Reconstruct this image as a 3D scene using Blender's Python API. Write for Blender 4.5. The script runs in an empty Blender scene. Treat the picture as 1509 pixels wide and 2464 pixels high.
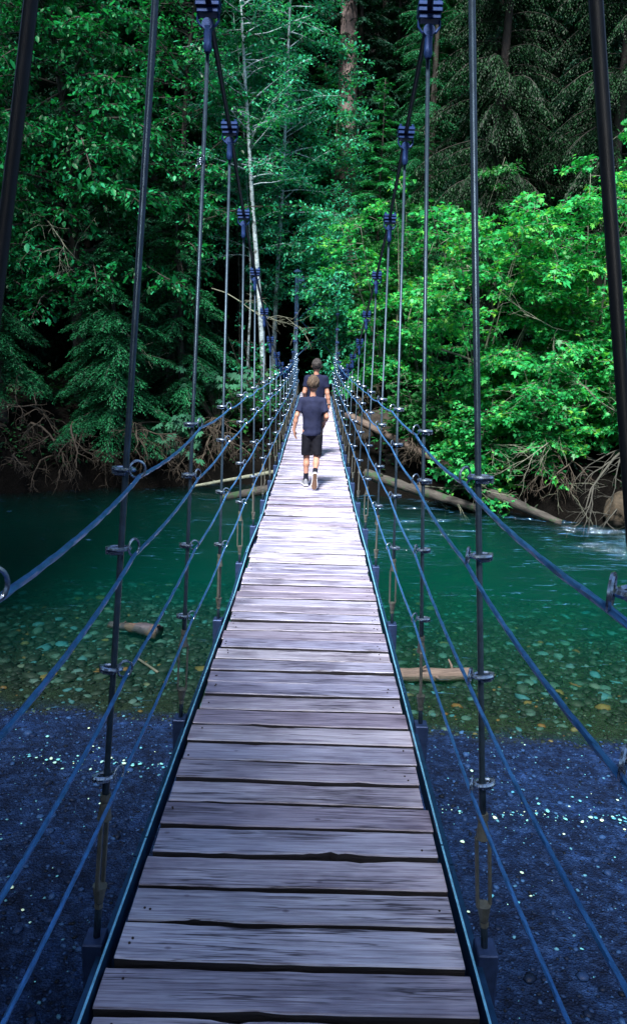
import bpy, math, random
import bmesh
import numpy as np
from mathutils import Vector, Matrix
R = math.radians
PI = math.pi
rng = np.random.RandomState(7)
random.seed(7)
SC = bpy.context.scene
COL = SC.collection

# ------------------------------------------------------------------ camera
cam_d = bpy.data.cameras.new('camera')
cam = bpy.data.objects.new('camera', cam_d); COL.objects.link(cam)
cam_d.sensor_fit = 'VERTICAL'; cam_d.sensor_height = 36.0
cam_d.lens = 36.0 * 1850 / 2464
cam_d.clip_start = 0.05; cam_d.clip_end = 600
CAM = Vector((0.03, 0, 4.3))
m = Matrix.Rotation(R(-0.08), 4, 'Z') @ Matrix.Rotation(R(90 - 12), 4, 'X') @ Matrix.Rotation(R(1.6), 4, 'Z')
cam.matrix_world = Matrix.Translation(CAM) @ m
SC.camera = cam

# ------------------------------------------------------------------ world, sun, exposure
SUN_EL, SUN_AZ = 57.0, 196.0            # azimuth clockwise from +Y: behind the camera, a little to the left
w = bpy.data.worlds.new('World'); SC.world = w; w.use_nodes = True
nt = w.node_tree
bg = nt.nodes['Background']
sky = nt.nodes.new('ShaderNodeTexSky'); sky.sky_type = 'NISHITA'; sky.sun_disc = False
sky.sun_elevation = R(SUN_EL); sky.sun_rotation = R(SUN_AZ)
nt.links.new(sky.outputs[0], bg.inputs[0]); bg.inputs[1].default_value = 0.09
sd = bpy.data.lights.new('sun', 'SUN'); sun = bpy.data.objects.new('sun', sd); COL.objects.link(sun)
sd.energy = 5.0; sd.angle = R(12); sd.color = (1.0, 0.97, 0.90)
az, el = R(SUN_AZ), R(SUN_EL)
S = Vector((math.sin(az) * math.cos(el), math.cos(az) * math.cos(el), math.sin(el)))
sun.rotation_euler = S.to_track_quat('Z', 'Y').to_euler()
SC.view_settings.view_transform = 'Standard'; SC.view_settings.look = 'None'
SC.view_settings.gamma = 1.0; SC.view_settings.exposure = 1.5
SC.view_settings.use_curve_mapping = False
SC.render.engine = 'CYCLES'
SC.cycles.use_denoising = True
SC.cycles.max_bounces = 8; SC.cycles.diffuse_bounces = 3; SC.cycles.glossy_bounces = 3
SC.cycles.transmission_bounces = 4; SC.cycles.transparent_max_bounces = 8; SC.cycles.volume_bounces = 0
SC.cycles.caustics_reflective = False; SC.cycles.caustics_refractive = False
SC.cycles.sample_clamp_indirect = 6.0

# ------------------------------------------------------------------ helpers
def nz(*a):
    v = np.array(a, float); return v / (np.linalg.norm(v) + 1e-9)

class MB:
    """collects pieces of one mesh"""
    def __init__(s): s.v = []; s.f = []; s.n = 0; s.mi = []
    def add(s, v, f, mi=0):
        v = np.asarray(v, float).reshape(-1, 3)
        s.v.append(v); s.f += [tuple(int(i) + s.n for i in q) for q in f]; s.mi += [mi] * len(f); s.n += len(v)
    def box(s, c, d, rot=None, mi=0, bev=0.0):
        x, y, z = [k / 2 for k in d]
        b = min(bev, x * .45, y * .45, z * .45)
        if b > 0:
            vs = []
            for sx in (-1, 1):
                for sy in (-1, 1):
                    for sz in (-1, 1):
                        vs += [(sx * x, sy * (y - b), sz * (z - b)), (sx * (x - b), sy * y, sz * (z - b)), (sx * (x - b), sy * (y - b), sz * z)]
            idx = lambda sx, sy, sz, k: ((sx > 0) * 4 + (sy > 0) * 2 + (sz > 0)) * 3 + k
            fs = []
            for a in (-1, 1):
                fs.append([idx(a, -1, -1, 0), idx(a, 1, -1, 0), idx(a, 1, 1, 0), idx(a, -1, 1, 0)])
                fs.append([idx(-1, a, -1, 1), idx(1, a, -1, 1), idx(1, a, 1, 1), idx(-1, a, 1, 1)])
                fs.append([idx(-1, -1, a, 2), idx(1, -1, a, 2), idx(1, 1, a, 2), idx(-1, 1, a, 2)])
                for b2 in (-1, 1):
                    fs.append([idx(a, b2, -1, 0), idx(a, b2, -1, 1), idx(a, b2, 1, 1), idx(a, b2, 1, 0)])
                    fs.append([idx(a, -1, b2, 0), idx(a, -1, b2, 2), idx(a, 1, b2, 2), idx(a, 1, b2, 0)])
                    fs.append([idx(-1, a, b2, 1), idx(-1, a, b2, 2), idx(1, a, b2, 2), idx(1, a, b2, 1)])
                    for c2 in (-1, 1): fs.append([idx(a, b2, c2, 0), idx(a, b2, c2, 1), idx(a, b2, c2, 2)])
            v = np.array(vs)
        else:
            v = np.array([(i, j, k) for i in (-x, x) for j in (-y, y) for k in (-z, z)])
            fs = [(0, 1, 3, 2), (4, 6, 7, 5), (0, 4, 5, 1), (2, 3, 7, 6), (0, 2, 6, 4), (1, 5, 7, 3)]
        if rot is not None: v = v @ np.array(rot).T
        s.add(v + np.array(c), fs, mi)
    def tube(s, P, r, sides=6, mi=0, caps=True, lobes=0, pitch=0.0):
        P = np.asarray(P, float); n = len(P)
        r = np.full(n, r) if np.isscalar(r) else np.asarray(r, float)
        T = np.gradient(P, axis=0); T /= np.linalg.norm(T, axis=1)[:, None] + 1e-12
        a = np.array((0, 0, 1.)) if abs(T[0][2]) < .9 else np.array((1., 0, 0))
        ang = np.arange(sides) * 2 * PI / sides
        vs = np.empty((n, sides, 3)); u = np.cross(T[0], a); u /= np.linalg.norm(u); L = 0
        for i in range(n):
            if i: L += np.linalg.norm(P[i] - P[i - 1])
            u = u - T[i] * (u @ T[i]); u /= np.linalg.norm(u) + 1e-12
            w_ = np.cross(T[i], u)
            rr = r[i] * (1 + (0.22 * np.cos(lobes * (ang - L * pitch)) if lobes else 0))
            vs[i] = P[i] + (np.cos(ang) * rr)[:, None] * u + (np.sin(ang) * rr)[:, None] * w_
        f = []
        for i in range(n - 1):
            for k in range(sides):
                k2 = (k + 1) % sides
                f.append((i * sides + k, i * sides + k2, (i + 1) * sides + k2, (i + 1) * sides + k))
        if caps: f.append(tuple(range(sides))[::-1]); f.append(tuple((n - 1) * sides + k for k in range(sides)))
        s.add(vs.reshape(-1, 3), f, mi)
    def torus(s, c, Ra, Rb, r, ax1, ax2, seg=16, sides=6, mi=0, arc=1.0):
        a = np.linspace(0, 2 * PI * arc, seg + 1)
        P = np.array(c) + np.cos(a)[:, None] * Ra * np.array(ax1) + np.sin(a)[:, None] * Rb * np.array(ax2)
        s.tube(P, r, sides, mi, caps=arc < 1)
    def cyl(s, c, r, h, ax=(0, 0, 1), sides=12, mi=0):
        ax = nz(*ax); c = np.array(c); s.tube([c - ax * h / 2, c + ax * h / 2], r, sides, mi)
    def build(s, name, mats, parent=None, smooth=True, loc=None):
        me = bpy.data.meshes.new(name)
        v = np.concatenate(s.v) if s.v else np.zeros((0, 3))
        me.from_pydata(v.tolist(), [], s.f); me.update()
        if not isinstance(mats, (list, tuple)): mats = [mats]
        for mm in mats: me.materials.append(mm)
        if len(mats) > 1: me.polygons.foreach_set('material_index', s.mi)
        if smooth: me.polygons.foreach_set('use_smooth', [True] * len(me.polygons))
        return link(name, me, parent, loc)

def link(name, me, parent=None, loc=None):
    o = bpy.data.objects.new(name, me); COL.objects.link(o)
    if loc is not None: o.location = loc
    if parent is not None: o.parent = parent
    return o

def sharp(o, ang=35):
    me = o.data
    try: me.set_sharp_from_angle(angle=R(ang))
    except Exception: pass
    return o

def fastmesh(name, V, F, mats, parent=None, smooth=False, mi=None):
    """V (n,3), F (m,k) uniform polygons"""
    me = bpy.data.meshes.new(name); V = np.asarray(V, np.float32); F = np.asarray(F, np.int32)
    me.vertices.add(len(V)); me.vertices.foreach_set('co', V.ravel())
    me.loops.add(F.size); me.loops.foreach_set('vertex_index', F.ravel())
    me.polygons.add(len(F)); me.polygons.foreach_set('loop_start', np.arange(0, F.size, F.shape[1], dtype=np.int32))
    try: me.polygons.foreach_set('loop_total', np.full(len(F), F.shape[1], np.int32))
    except Exception: pass
    if not isinstance(mats, (list, tuple)): mats = [mats]
    for mm in mats: me.materials.append(mm)
    if mi is not None: me.polygons.foreach_set('material_index', np.asarray(mi, np.int32))
    if smooth: me.polygons.foreach_set('use_smooth', np.ones(len(F), bool))
    me.update(calc_edges=True)
    return link(name, me, parent)

def tag(o, label, cat, group=None, kind=None):
    if label: o['label'] = label
    if cat: o['category'] = cat
    if group: o['group'] = group
    if kind: o['kind'] = kind
    return o

def empty(name, loc=(0, 0, 0), rz=0.0):
    o = bpy.data.objects.new(name, None); COL.objects.link(o); o.location = loc; o.rotation_euler = (0, 0, rz)
    o.empty_display_size = .2
    return o

def copy_tree(o, parent=None):
    c = o.copy(); COL.objects.link(c)
    if parent is not None: c.parent = parent
    for ch in list(o.children): copy_tree(ch, c)
    return c

# smooth value noise for numpy (for terrain and wood shapes)
_T = np.random.RandomState(3).rand(64, 64, 64).astype(np.float32)
def vnoise(x, y, z=0.0):
    x = np.asarray(x, float); y = np.asarray(y, float); z = np.asarray(z, float) + 0 * x
    xi, yi, zi = np.floor(x).astype(int), np.floor(y).astype(int), np.floor(z).astype(int)
    fx, fy, fz = x - xi, y - yi, z - zi
    fx, fy, fz = [k * k * (3 - 2 * k) for k in (fx, fy, fz)]
    o = 0
    for a in (0, 1):
        for b in (0, 1):
            for c in (0, 1):
                o = o + _T[(xi + a) & 63, (yi + b) & 63, (zi + c) & 63] * (fx if a else 1 - fx) * (fy if b else 1 - fy) * (fz if c else 1 - fz)
    return o * 2 - 1

# ------------------------------------------------------------------ materials
def new_mat(name):
    mt = bpy.data.materials.new(name); mt.use_nodes = True
    n = mt.node_tree; b = n.nodes['Principled BSDF']
    return mt, n, b
def node(n, t, **kw):
    x = n.nodes.new(t)
    for k, v in kw.items(): setattr(x, k, v)
    return x
def ramp(n, fac, stops):
    r = node(n, 'ShaderNodeValToRGB'); e = r.color_ramp.elements
    while len(e) < len(stops): e.new(0.5)
    for i, (p, c) in enumerate(stops): e[i].position = p; e[i].color = (*c, 1)
    n.links.new(fac, r.inputs[0]); return r.outputs[0]
def noise(n, scale, detail=4, rough=.55, vec=None, dist=0.0):
    x = node(n, 'ShaderNodeTexNoise'); x.inputs['Scale'].default_value = scale
    x.inputs['Detail'].default_value = detail; x.inputs['Roughness'].default_value = rough; x.inputs['Distortion'].default_value = dist
    if vec is not None: n.links.new(vec, x.inputs['Vector'])
    return x.outputs['Fac']
def objvec(n, scale=(1, 1, 1), rand=False):
    t = node(n, 'ShaderNodeTexCoord'); mp = node(n, 'ShaderNodeMapping'); mp.inputs['Scale'].default_value = scale
    n.links.new(t.outputs['Object'], mp.inputs['Vector'])
    if rand:
        oi = node(n, 'ShaderNodeObjectInfo'); cx = node(n, 'ShaderNodeCombineXYZ'); mu = node(n, 'ShaderNodeMath', operation='MULTIPLY')
        mu.inputs[1].default_value = 91.0; n.links.new(oi.outputs['Random'], mu.inputs[0])
        for i in range(3): n.links.new(mu.outputs[0], cx.inputs[i])
        n.links.new(cx.outputs[0], mp.inputs['Location'])
    return mp.outputs[0]
def bump(n, b, h, strength=.5, dist=.01):
    x = node(n, 'ShaderNodeBump'); x.inputs['Strength'].default_value = strength; x.inputs['Distance'].default_value = dist
    n.links.new(h, x.inputs['Height']); n.links.new(x.outputs[0], b.inputs['Normal'])
def mixc(n, f, a, b_, mode='MIX'):
    x = node(n, 'ShaderNodeMix', data_type='RGBA', blend_type=mode)
    if isinstance(f, float): x.inputs[0].default_value = f
    else: n.links.new(f, x.inputs[0])
    for s_, v in ((6, a), (7, b_)):
        if isinstance(v, tuple): x.inputs[s_].default_value = (*v, 1)
        else: n.links.new(v, x.inputs[s_])
    return x.outputs[2]

def leaf_mat(name, stops, trans=.35, rough=.5, clump=.5, tcol=(1.0, 1.15, .55)):
    stops = [(p_, tuple(q_ * LEAF for q_ in c_)) for p_, c_ in stops]
    mt, n, b = new_mat(name)
    g = node(n, 'ShaderNodeNewGeometry')
    c = noise(n, clump, 2, vec=objvec(n))
    a = node(n, 'ShaderNodeMath', operation='MULTIPLY_ADD'); n.links.new(c, a.inputs[0]); a.inputs[1].default_value = .9; a.inputs[2].default_value = -.45
    ad = node(n, 'ShaderNodeMath', operation='ADD'); n.links.new(a.outputs[0], ad.inputs[0]); n.links.new(g.outputs['Random Per Island'], ad.inputs[1])
    col = ramp(n, ad.outputs[0], stops)
    n.links.new(col, b.inputs['Base Color']); b.inputs['Roughness'].default_value = rough
    b.inputs['Specular IOR Level'].default_value = .2
    tr = node(n, 'ShaderNodeBsdfTranslucent'); n.links.new(mixc(n, 1.0, col, tcol, 'MULTIPLY'), tr.inputs[0])
    mx = node(n, 'ShaderNodeMixShader'); mx.inputs[0].default_value = trans
    n.links.new(b.outputs[0], mx.inputs[1]); n.links.new(tr.outputs[0], mx.inputs[2])
    n.links.new(mx.outputs[0], n.nodes['Material Output'].inputs[0])
    return mt
def bark_mat(name, c1, c2, sc=(14, 14, 2.5), rough=.9, patch=None):
    mt, n, b = new_mat(name); v = objvec(n, sc)
    h = noise(n, 1, 6, .65, v, .4); col = ramp(n, h, [(.3, c1), (.7, c2)])
    if patch:
        p = noise(n, 3.5, 4, .6, objvec(n, (1, 1, 1)))
        p = ramp(n, p, [(.55, (0, 0, 0)), (.62, (1, 1, 1))]); col = mixc(n, p, col, patch)
    n.links.new(col, b.inputs['Base Color']); b.inputs['Roughness'].default_value = rough
    bump(n, b, h, .8, .03); return mt

def plank_mat(name):
    mt, n, b = new_mat(name)
    v = objvec(n, (1.0, 16, 16), True); g1 = noise(n, 2.2, 7, .62, v, .6)
    v2 = objvec(n, (3.0, 90, 90), True); g2 = noise(n, 1.5, 4, .6, v2)
    v3 = objvec(n, (1.5, 3, 3), True); bl = noise(n, 1.6, 4, .6, v3)
    col = ramp(n, g1, [(.25, (.27, .26, .34)), (.5, (.50, .51, .62)), (.75, (.68, .70, .80))])
    f2 = ramp(n, g2, [(.36, (.48, .42, .48)), (.52, (1, 1, 1))])
    col = mixc(n, .8, col, f2, 'MULTIPLY')
    st = ramp(n, bl, [(.30, (.36, .31, .38)), (.52, (1, 1, 1))]); col = mixc(n, .8, col, st, 'MULTIPLY')
    oi = node(n, 'ShaderNodeObjectInfo'); t = ramp(n, oi.outputs['Random'], [(0, (.58, .50, .60)), (.3, (.92, .90, .95)), (.55, (.70, .70, .86)), (.8, (1.1, 1.06, 1.08)), (1, (.84, .76, .82))])
    col = mixc(n, 1.0, col, t, 'MULTIPLY')
    vc = objvec(n, (1.1, 34, 34), True); cr = noise(n, 1.7, 5, .55, vc, .25); ck = ramp(n, cr, [(.455, (1, 1, 1)), (.490, (.14, .11, .14)), (.510, (.14, .11, .14)), (.545, (1, 1, 1))])
    v5 = objvec(n, (1.6, 7, 7), True); cm = ramp(n, noise(n, 1.3, 3, .5, v5), [(.46, (.15, .15, .15)), (.58, (1, 1, 1))])
    col = mixc(n, cm, col, mixc(n, 1.0, col, ck, 'MULTIPLY'))
    # knots
    vk = objvec(n, (5.5, 9, .01), True); vo = node(n, 'ShaderNodeTexVoronoi'); vo.inputs['Scale'].default_value = 1.0
    n.links.new(vk, vo.inputs['Vector']); k = ramp(n, vo.outputs['Distance'], [(.02, (.22, .17, .20)), (.055, (.6, .55, .6)), (.075, (1, 1, 1))])
    col = mixc(n, .75, col, k, 'MULTIPLY')
    n.links.new(col, b.inputs['Base Color'])
    rr = node(n, 'ShaderNodeMapRange'); rr.inputs[3].default_value = .24; rr.inputs[4].default_value = .50
    n.links.new(bl, rr.inputs[0]); n.links.new(rr.outputs[0], b.inputs['Roughness'])
    b.inputs['Specular IOR Level'].default_value = .6
    ad = node(n, 'ShaderNodeMath', operation='ADD'); n.links.new(g1, ad.inputs[0]); n.links.new(g2, ad.inputs[1])
    bump(n, b, ad.outputs[0], .55, .005)
    return mt
def metal(name, col, rough=.4, met=.8, var=.25):
    mt, n, b = new_mat(name); h = noise(n, 30, 4, .6, objvec(n))
    c = ramp(n, h, [(.3, tuple(k * (1 - var) for k in col)), (.7, tuple(min(1, k * (1 + var)) for k in col))])
    n.links.new(c, b.inputs['Base Color']); b.inputs['Metallic'].default_value = met; b.inputs['Roughness'].default_value = rough
    b.inputs['Specular IOR Level'].default_value = .2; bump(n, b, h, .25, .002); return mt
def cloth(name, col, sc=(1, 1, 1)):
    mt, n, b = new_mat(name); h = noise(n, 9, 4, .6, objvec(n, sc))
    c = ramp(n, h, [(.3, tuple(k * .75 for k in col)), (.7, tuple(k * 1.25 for k in col))])
    n.links.new(c, b.inputs['Base Color']); b.inputs['Roughness'].default_value = .85; b.inputs['Specular IOR Level'].default_value = .2
    bump(n, b, h, .5, .02); return mt

M = {}
LEAF = .68
M['plank'] = plank_mat('weathered_plank')
M['stringer'] = bark_mat('dark_timber', (.010, .009, .012), (.03, .026, .035), (1, 1, 12))
M['rod'] = metal('dark_steel_rod', (.03, .05, .075), .36, .5)
M['buckle'] = metal('weathered_turnbuckle', (.13, .135, .12), .45, .4)
M['rod_shaded'] = metal('shaded_steel_rod', (.006, .008, .012), .5, .1)  # nearest hanger rods: deep shade put into a darker steel colour
M['cable'] = metal('black_cable', (.02, .028, .045), .5, .5)
M['galv'] = metal('galvanised_blue', (.13, .24, .50), .30, .7)
M['rope'] = metal('wire_rope', (.055, .20, .50), .36, .4)
M['clamp'] = metal('clamp_steel', (.010, .030, .11), .45, .3)
M['ring'] = metal('bright_ring', (.30, .38, .50), .24, .8, .12)
M['angle'] = metal('edge_steel', (.018, .065, .15), .34, .5)
M['lip'] = metal('highlit_steel_edge', (.22, .58, .85), .3, .3)  # highlight along the top edge, painted as a brighter blue
M['beam'] = metal('beam_paint', (.03, .055, .14), .4, .3)
M['rust'] = metal('rusty_nail', (.05, .035, .035), .7, .4)
M['hemlock'] = leaf_mat('hemlock_needles', [(.1, (.008, .07, .034)), (.5, (.016, .15, .066)), (.95, (.025, .27, .10))], .25, .5, .6)
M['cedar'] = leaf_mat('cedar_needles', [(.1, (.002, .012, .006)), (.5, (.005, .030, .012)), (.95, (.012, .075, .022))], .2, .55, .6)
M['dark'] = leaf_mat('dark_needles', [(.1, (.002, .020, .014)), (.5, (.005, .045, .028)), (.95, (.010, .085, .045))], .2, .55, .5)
M['fir'] = leaf_mat('green_needles', [(.1, (.010, .11, .040)), (.5, (.020, .23, .08)), (.95, (.035, .38, .11))], .25, .5, .6)
M['alder'] = leaf_mat('alder_leaves', [(.05, (.004, .07, .022)), (.45, (.008, .18, .055)), (.8, (.014, .30, .09)), (1, (.03, .42, .20))], .35, .42, .5)
M['birch'] = leaf_mat('birch_leaves', [(.05, (.018, .19, .12)), (.45, (.035, .40, .24)), (.8, (.06, .56, .36)), (1, (.09, .62, .17))], .35, .45, .4)
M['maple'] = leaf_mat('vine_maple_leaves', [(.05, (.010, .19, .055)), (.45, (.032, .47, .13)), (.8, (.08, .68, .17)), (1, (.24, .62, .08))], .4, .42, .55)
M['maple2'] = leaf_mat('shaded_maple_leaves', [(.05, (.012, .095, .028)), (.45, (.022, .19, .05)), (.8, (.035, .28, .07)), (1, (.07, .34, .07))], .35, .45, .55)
M['bigleaf'] = leaf_mat('big_leaf_leaves', [(.05, (.020, .11, .065)), (.5, (.032, .16, .095)), (1, (.05, .23, .12))], .3, .6, .8)
M['fern'] = leaf_mat('undergrowth_leaves', [(.05, (.006, .035, .015)), (.5, (.012, .08, .03)), (1, (.02, .14, .04))], .3, .5, .8)
M['bark_pale'] = bark_mat('pale_birch_bark', (.13, .18, .21), (.46, .56, .62), (5, 5, 9), .8, (.07, .08, .08))
M['bark_dark'] = bark_mat('dark_bark', (.02, .018, .018), (.055, .045, .04))
M['bark_brown'] = bark_mat('furrowed_brown_bark', (.035, .028, .03), (.16, .115, .11), (9, 9, 1.3))
M['twig'] = bark_mat('pale_twig', (0.0806, 0.093, 0.0682), (0.1984, 0.2108, 0.1612), (12, 12, 12), .8)
M['twig_dark'] = bark_mat('brown_twig', (0.0223, 0.0223, 0.0198), (0.0595, 0.0595, 0.0496), (12, 12, 12), .85)
M['mudroot'] = bark_mat('muddy_roots', (.006, .005, .004), (.026, .019, .014), (9, 9, 9), .9)
M['root'] = bark_mat('root_bark', (0.0205, 0.0153, 0.0119), (0.0682, 0.0529, 0.0375), (9, 9, 9), .85)
M['log'] = bark_mat('mossy_log', (0.0112, 0.0097, 0.0097), (0.0558, 0.0502, 0.0465), (3, 14, 14), .85, (.015, .045, .016))
M['drift'] = bark_mat('driftwood', (0.0335, 0.0223, 0.0205), (0.119, 0.0874, 0.0707), (2.5, 22, 22), .8)
M['drift_dark'] = bark_mat('wet_driftwood', (.008, .007, .011), (.032, .028, .040), (2.5, 16, 16), .6, (.045, .026, .02))
M['rock'] = bark_mat('brown_boulder', (.018, .014, .010), (.065, .048, .03), (4, 4, 6), .9)
M['hair'] = bark_mat('brown_hair', (.022, .014, .010), (.12, .078, .052), (60, 60, 20), .6)
M['hair2'] = bark_mat('dark_hair', (.006, .005, .006), (.03, .023, .023), (60, 60, 20), .6)
M['shirt'] = cloth('navy_shirt', (.012, .016, .046))
M['shirt2'] = cloth('dark_navy_shirt', (.006, .009, .032))
M['shorts'] = cloth('black_shorts', (.0045, .005, .010))
M['sock'] = cloth('navy_sock', (.004, .005, .014))
M['shoe'] = cloth('grey_shoe', (.22, .23, .27))
M['shoe_white'] = cloth('white_rubber', (.62, .62, .66))
M['sole'] = cloth('brown_sole', (.12, .07, .05))
M['jeans'] = cloth('black_trousers', (.010, .012, .022))
M['black'] = metal('black_plastic', (.01, .01, .012), .4, .0)
mt, n, b = new_mat('skin'); h = noise(n, 14, 3, .6, objvec(n))
n.links.new(ramp(n, h, [(.3, (.33, .16, .11)), (.7, (.42, .22, .16))]), b.inputs['Base Color'])
b.inputs['Roughness'].default_value = .5; b.inputs['Subsurface Weight'].default_value = .1; b.inputs['Subsurface Scale'].default_value = .02
M['skin'] = mt

# ------------------------------------------------------------------ terrain
def near_shore(x): return 8.15 - .055 * x + .22 * vnoise(x * .6 + 5, 3.3) + .07 * vnoise(x * 2.5, 8.1)
def far_shore(x): return np.interp(x, [-60, -12, -8.4, -5, -2.6, 0, 3, 7, 10, 60], [23, 21, 21.6, 22.8, 23.8, 23.8, 22.2, 19.8, 18.7, 17]) + .7 * vnoise(x * .35 + 2, 7.7) + .25 * vnoise(x * 1.3, 1.7)
def ground_z(x, y):
    x = np.asarray(x, float); y = np.asarray(y, float)
    u = y - near_shore(x); v = y - far_shore(x)
    near = np.interp(u, [-60, -20, -9.5, -8.4, -6.8, -5.2, -3, -.6, 0, .5, 2, 3.5, 5, 6.5, 8, 10, 12.5], [14, 6, 2.45, 2.2, .9, .42, .28, .07, 0, -.05, -.18, -.32, -.48, -.68, -.95, -1.5, -2.4])
    far = np.interp(v, [-6, -3, -1.2, -.3, 0, .5, 1.4, 3, 6, 12, 18, 60, 140], [-2.5, -2.3, -1.3, -.5, 0, .9, 1.7, 2.3, 2.6, 3.6, 6.5, 42, 80])
    k_ = np.clip((u - 9) / 3.5, 0, 1); k_ = k_ * k_ * (3 - 2 * k_)
    z = np.where(v < 0, np.where(u < 6, near, np.maximum(near * (1 - k_) + far * k_, np.where(v > -3, far, -9) * 1.0)), far); z = np.where(u < 6, near, z)
    z = z + np.clip((u - 2) / 4, 0, 1) * np.clip(-v / 3, 0, 1) * (.16 * vnoise(x * .55 + 3, y * .55, 1.) + .05 * vnoise(x * 1.6, y * 1.6, 6.))
    bank = np.clip(v / 1.5, 0, 1)
    z = z + bank * (.28 * vnoise(x * .9, y * .9, 2) + .12 * vnoise(x * 2.6, y * 2.6, 5))
    z = z + np.clip(1 - np.abs(u) / 9, 0, 1) * (.035 * vnoise(x * 1.1, y * 1.1, 9) * np.clip(np.abs(u) * 1.2, 0, 1) + .012 * vnoise(x * 5, y * 5, 4))
    return z
def axis(fine0, fine1, step, lo, hi):
    a = list(np.arange(fine0, fine1 + step, step)); s_ = step; x = fine0
    pre = []
    while x > lo: s_ *= 1.18; x -= s_; pre.append(x)
    s_ = step; x = a[-1]; post = []
    while x < hi: s_ *= 1.18; x += s_; post.append(x)
    return np.array(pre[::-1] + a + post)
gx = axis(-10, 10, .11, -160, 160); gy = axis(2.5, 27, .11, -90, 170)
X, Y = np.meshgrid(gx, gy); Z = ground_z(X, Y)
nxg, nyg = len(gx), len(gy)
V = np.stack([X, Y, Z], -1).reshape(-1, 3)
I = (np.arange(nyg - 1)[:, None] * nxg + np.arange(nxg - 1)[None, :]).ravel()
F = np.stack([I, I + 1, I + nxg + 1, I + nxg], 1)
mt, n, b = new_mat('gravel_and_soil')
tc = node(n, 'ShaderNodeTexCoord'); sep = node(n, 'ShaderNodeSeparateXYZ'); n.links.new(tc.outputs['Object'], sep.inputs[0])
v1 = node(n, 'ShaderNodeTexVoronoi'); v1.inputs['Scale'].default_value = 22; n.links.new(tc.outputs['Object'], v1.inputs['Vector'])
v2 = node(n, 'ShaderNodeTexVoronoi'); v2.inputs['Scale'].default_value = 60; n.links.new(tc.outputs['Object'], v2.inputs['Vector'])
nn = noise(n, 1.2, 6, .6, tc.outputs['Object']); nf = noise(n, 9, 6, .7, tc.outputs['Object'])
grav = ramp(n, nf, [(.3, (.0015, .005, .018)), (.5, (.0045, .015, .052)), (.72, (.016, .042, .125))])
bwn = node(n, 'ShaderNodeRGBToBW'); n.links.new(v1.outputs['Color'], bwn.inputs[0])
grav = mixc(n, .55, grav, ramp(n, bwn.outputs[0], [(.2, (.55, .55, .6)), (.8, (1.3, 1.3, 1.3))]), 'MULTIPLY')
grav = mixc(n, .9, grav, ramp(n, noise(n, 2.2, 5, .65, tc.outputs['Object'], 1.0), [(.34, (.42, .40, .42)), (.55, (1, 1, 1)), (.7, (1.5, 1.6, 1.7))]), 'MULTIPLY')
bed = ramp(n, nf, [(.3, (.005, .009, .006)), (.55, (.013, .020, .013)), (.75, (.028, .040, .027))])
soil = ramp(n, nn, [(.3, (.001, .001, .001)), (.6, (.004, .0032, .0028)), (.8, (.010, .008, .0065))])
mr = node(n, 'ShaderNodeMapRange'); n.links.new(sep.outputs[2], mr.inputs[0]); mr.inputs[1].default_value = -.03; mr.inputs[2].default_value = .02
c = mixc(n, mr.outputs[0], bed, grav)
mr2 = node(n, 'ShaderNodeMapRange'); n.links.new(sep.outputs[1], mr2.inputs[0]); mr2.inputs[1].default_value = 16; mr2.inputs[2].default_value = 18
c = mixc(n, mr2.outputs[0], c, soil)
n.links.new(c, b.inputs['Base Color']); b.inputs['Roughness'].default_value = .75; b.inputs['Specular IOR Level'].default_value = .08
ad = node(n, 'ShaderNodeMath', operation='ADD'); n.links.new(v1.outputs['Distance'], ad.inputs[0]); n.links.new(v2.outputs['Distance'], ad.inputs[1])
ad2 = node(n, 'ShaderNodeMath', operation='ADD'); n.links.new(ad.outputs[0], ad2.inputs[0]); n.links.new(nf, ad2.inputs[1])
bump(n, b, ad2.outputs[0], .8, .03)
M['ground'] = mt
g = fastmesh('ground', V, F, mt, smooth=True); tag(g, 'blue grey gravel beach, stony riverbed and dark forest bank', 'ground', kind='structure')

# river: one closed body of clear green water
wx = axis(-12, 12, .5, -150, 150); wy = np.linspace(7.2, 27, 60)
XX, YY = np.meshgrid(wx, wy); a_, b_ = len(wx), len(wy)
top = np.stack([XX, YY, 0 * XX], -1).reshape(-1, 3); bot = top.copy(); bot[:, 2] = -3.2
I = (np.arange(b_ - 1)[:, None] * a_ + np.arange(a_ - 1)[None, :]).ravel(); N0 = len(top)
Ft = np.stack([I, I + 1, I + a_ + 1, I + a_], 1); Fb = Ft[:, ::-1] + N0
ed = []
loop = list(range(a_)) + [a_ - 1 + a_ * k for k in range(1, b_)] + [a_ * (b_ - 1) + k for k in range(a_ - 2, -1, -1)] + [a_ * k for k in range(b_ - 2, 0, -1)]
for i in range(len(loop)):
    p, q = loop[i], loop[(i + 1) % len(loop)]; ed.append((q, p, p + N0, q + N0))
mt, n, b = new_mat('river_water'); n.nodes.remove(b)
out = n.nodes['Material Output']
tc = node(n, 'ShaderNodeTexCoord'); mp = node(n, 'ShaderNodeMapping'); mp.inputs['Scale'].default_value = (1, 2.6, 1); n.links.new(tc.outputs['Object'], mp.inputs['Vector'])
w1 = noise(n, 1.6, 5, .6, mp.outputs[0], .8); w2 = noise(n, 5.5, 4, .6, mp.outputs[0], .5)
ad = node(n, 'ShaderNodeMath', operation='MULTIPLY_ADD'); n.links.new(w2, ad.inputs[0]); ad.inputs[1].default_value = .35; n.links.new(w1, ad.inputs[2])
bp = node(n, 'ShaderNodeBump'); bp.inputs['Distance'].default_value = .16; n.links.new(ad.outputs[0], bp.inputs['Height'])
sp = node(n, 'ShaderNodeSeparateXYZ'); n.links.new(tc.outputs['Object'], sp.inputs[0])
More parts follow.
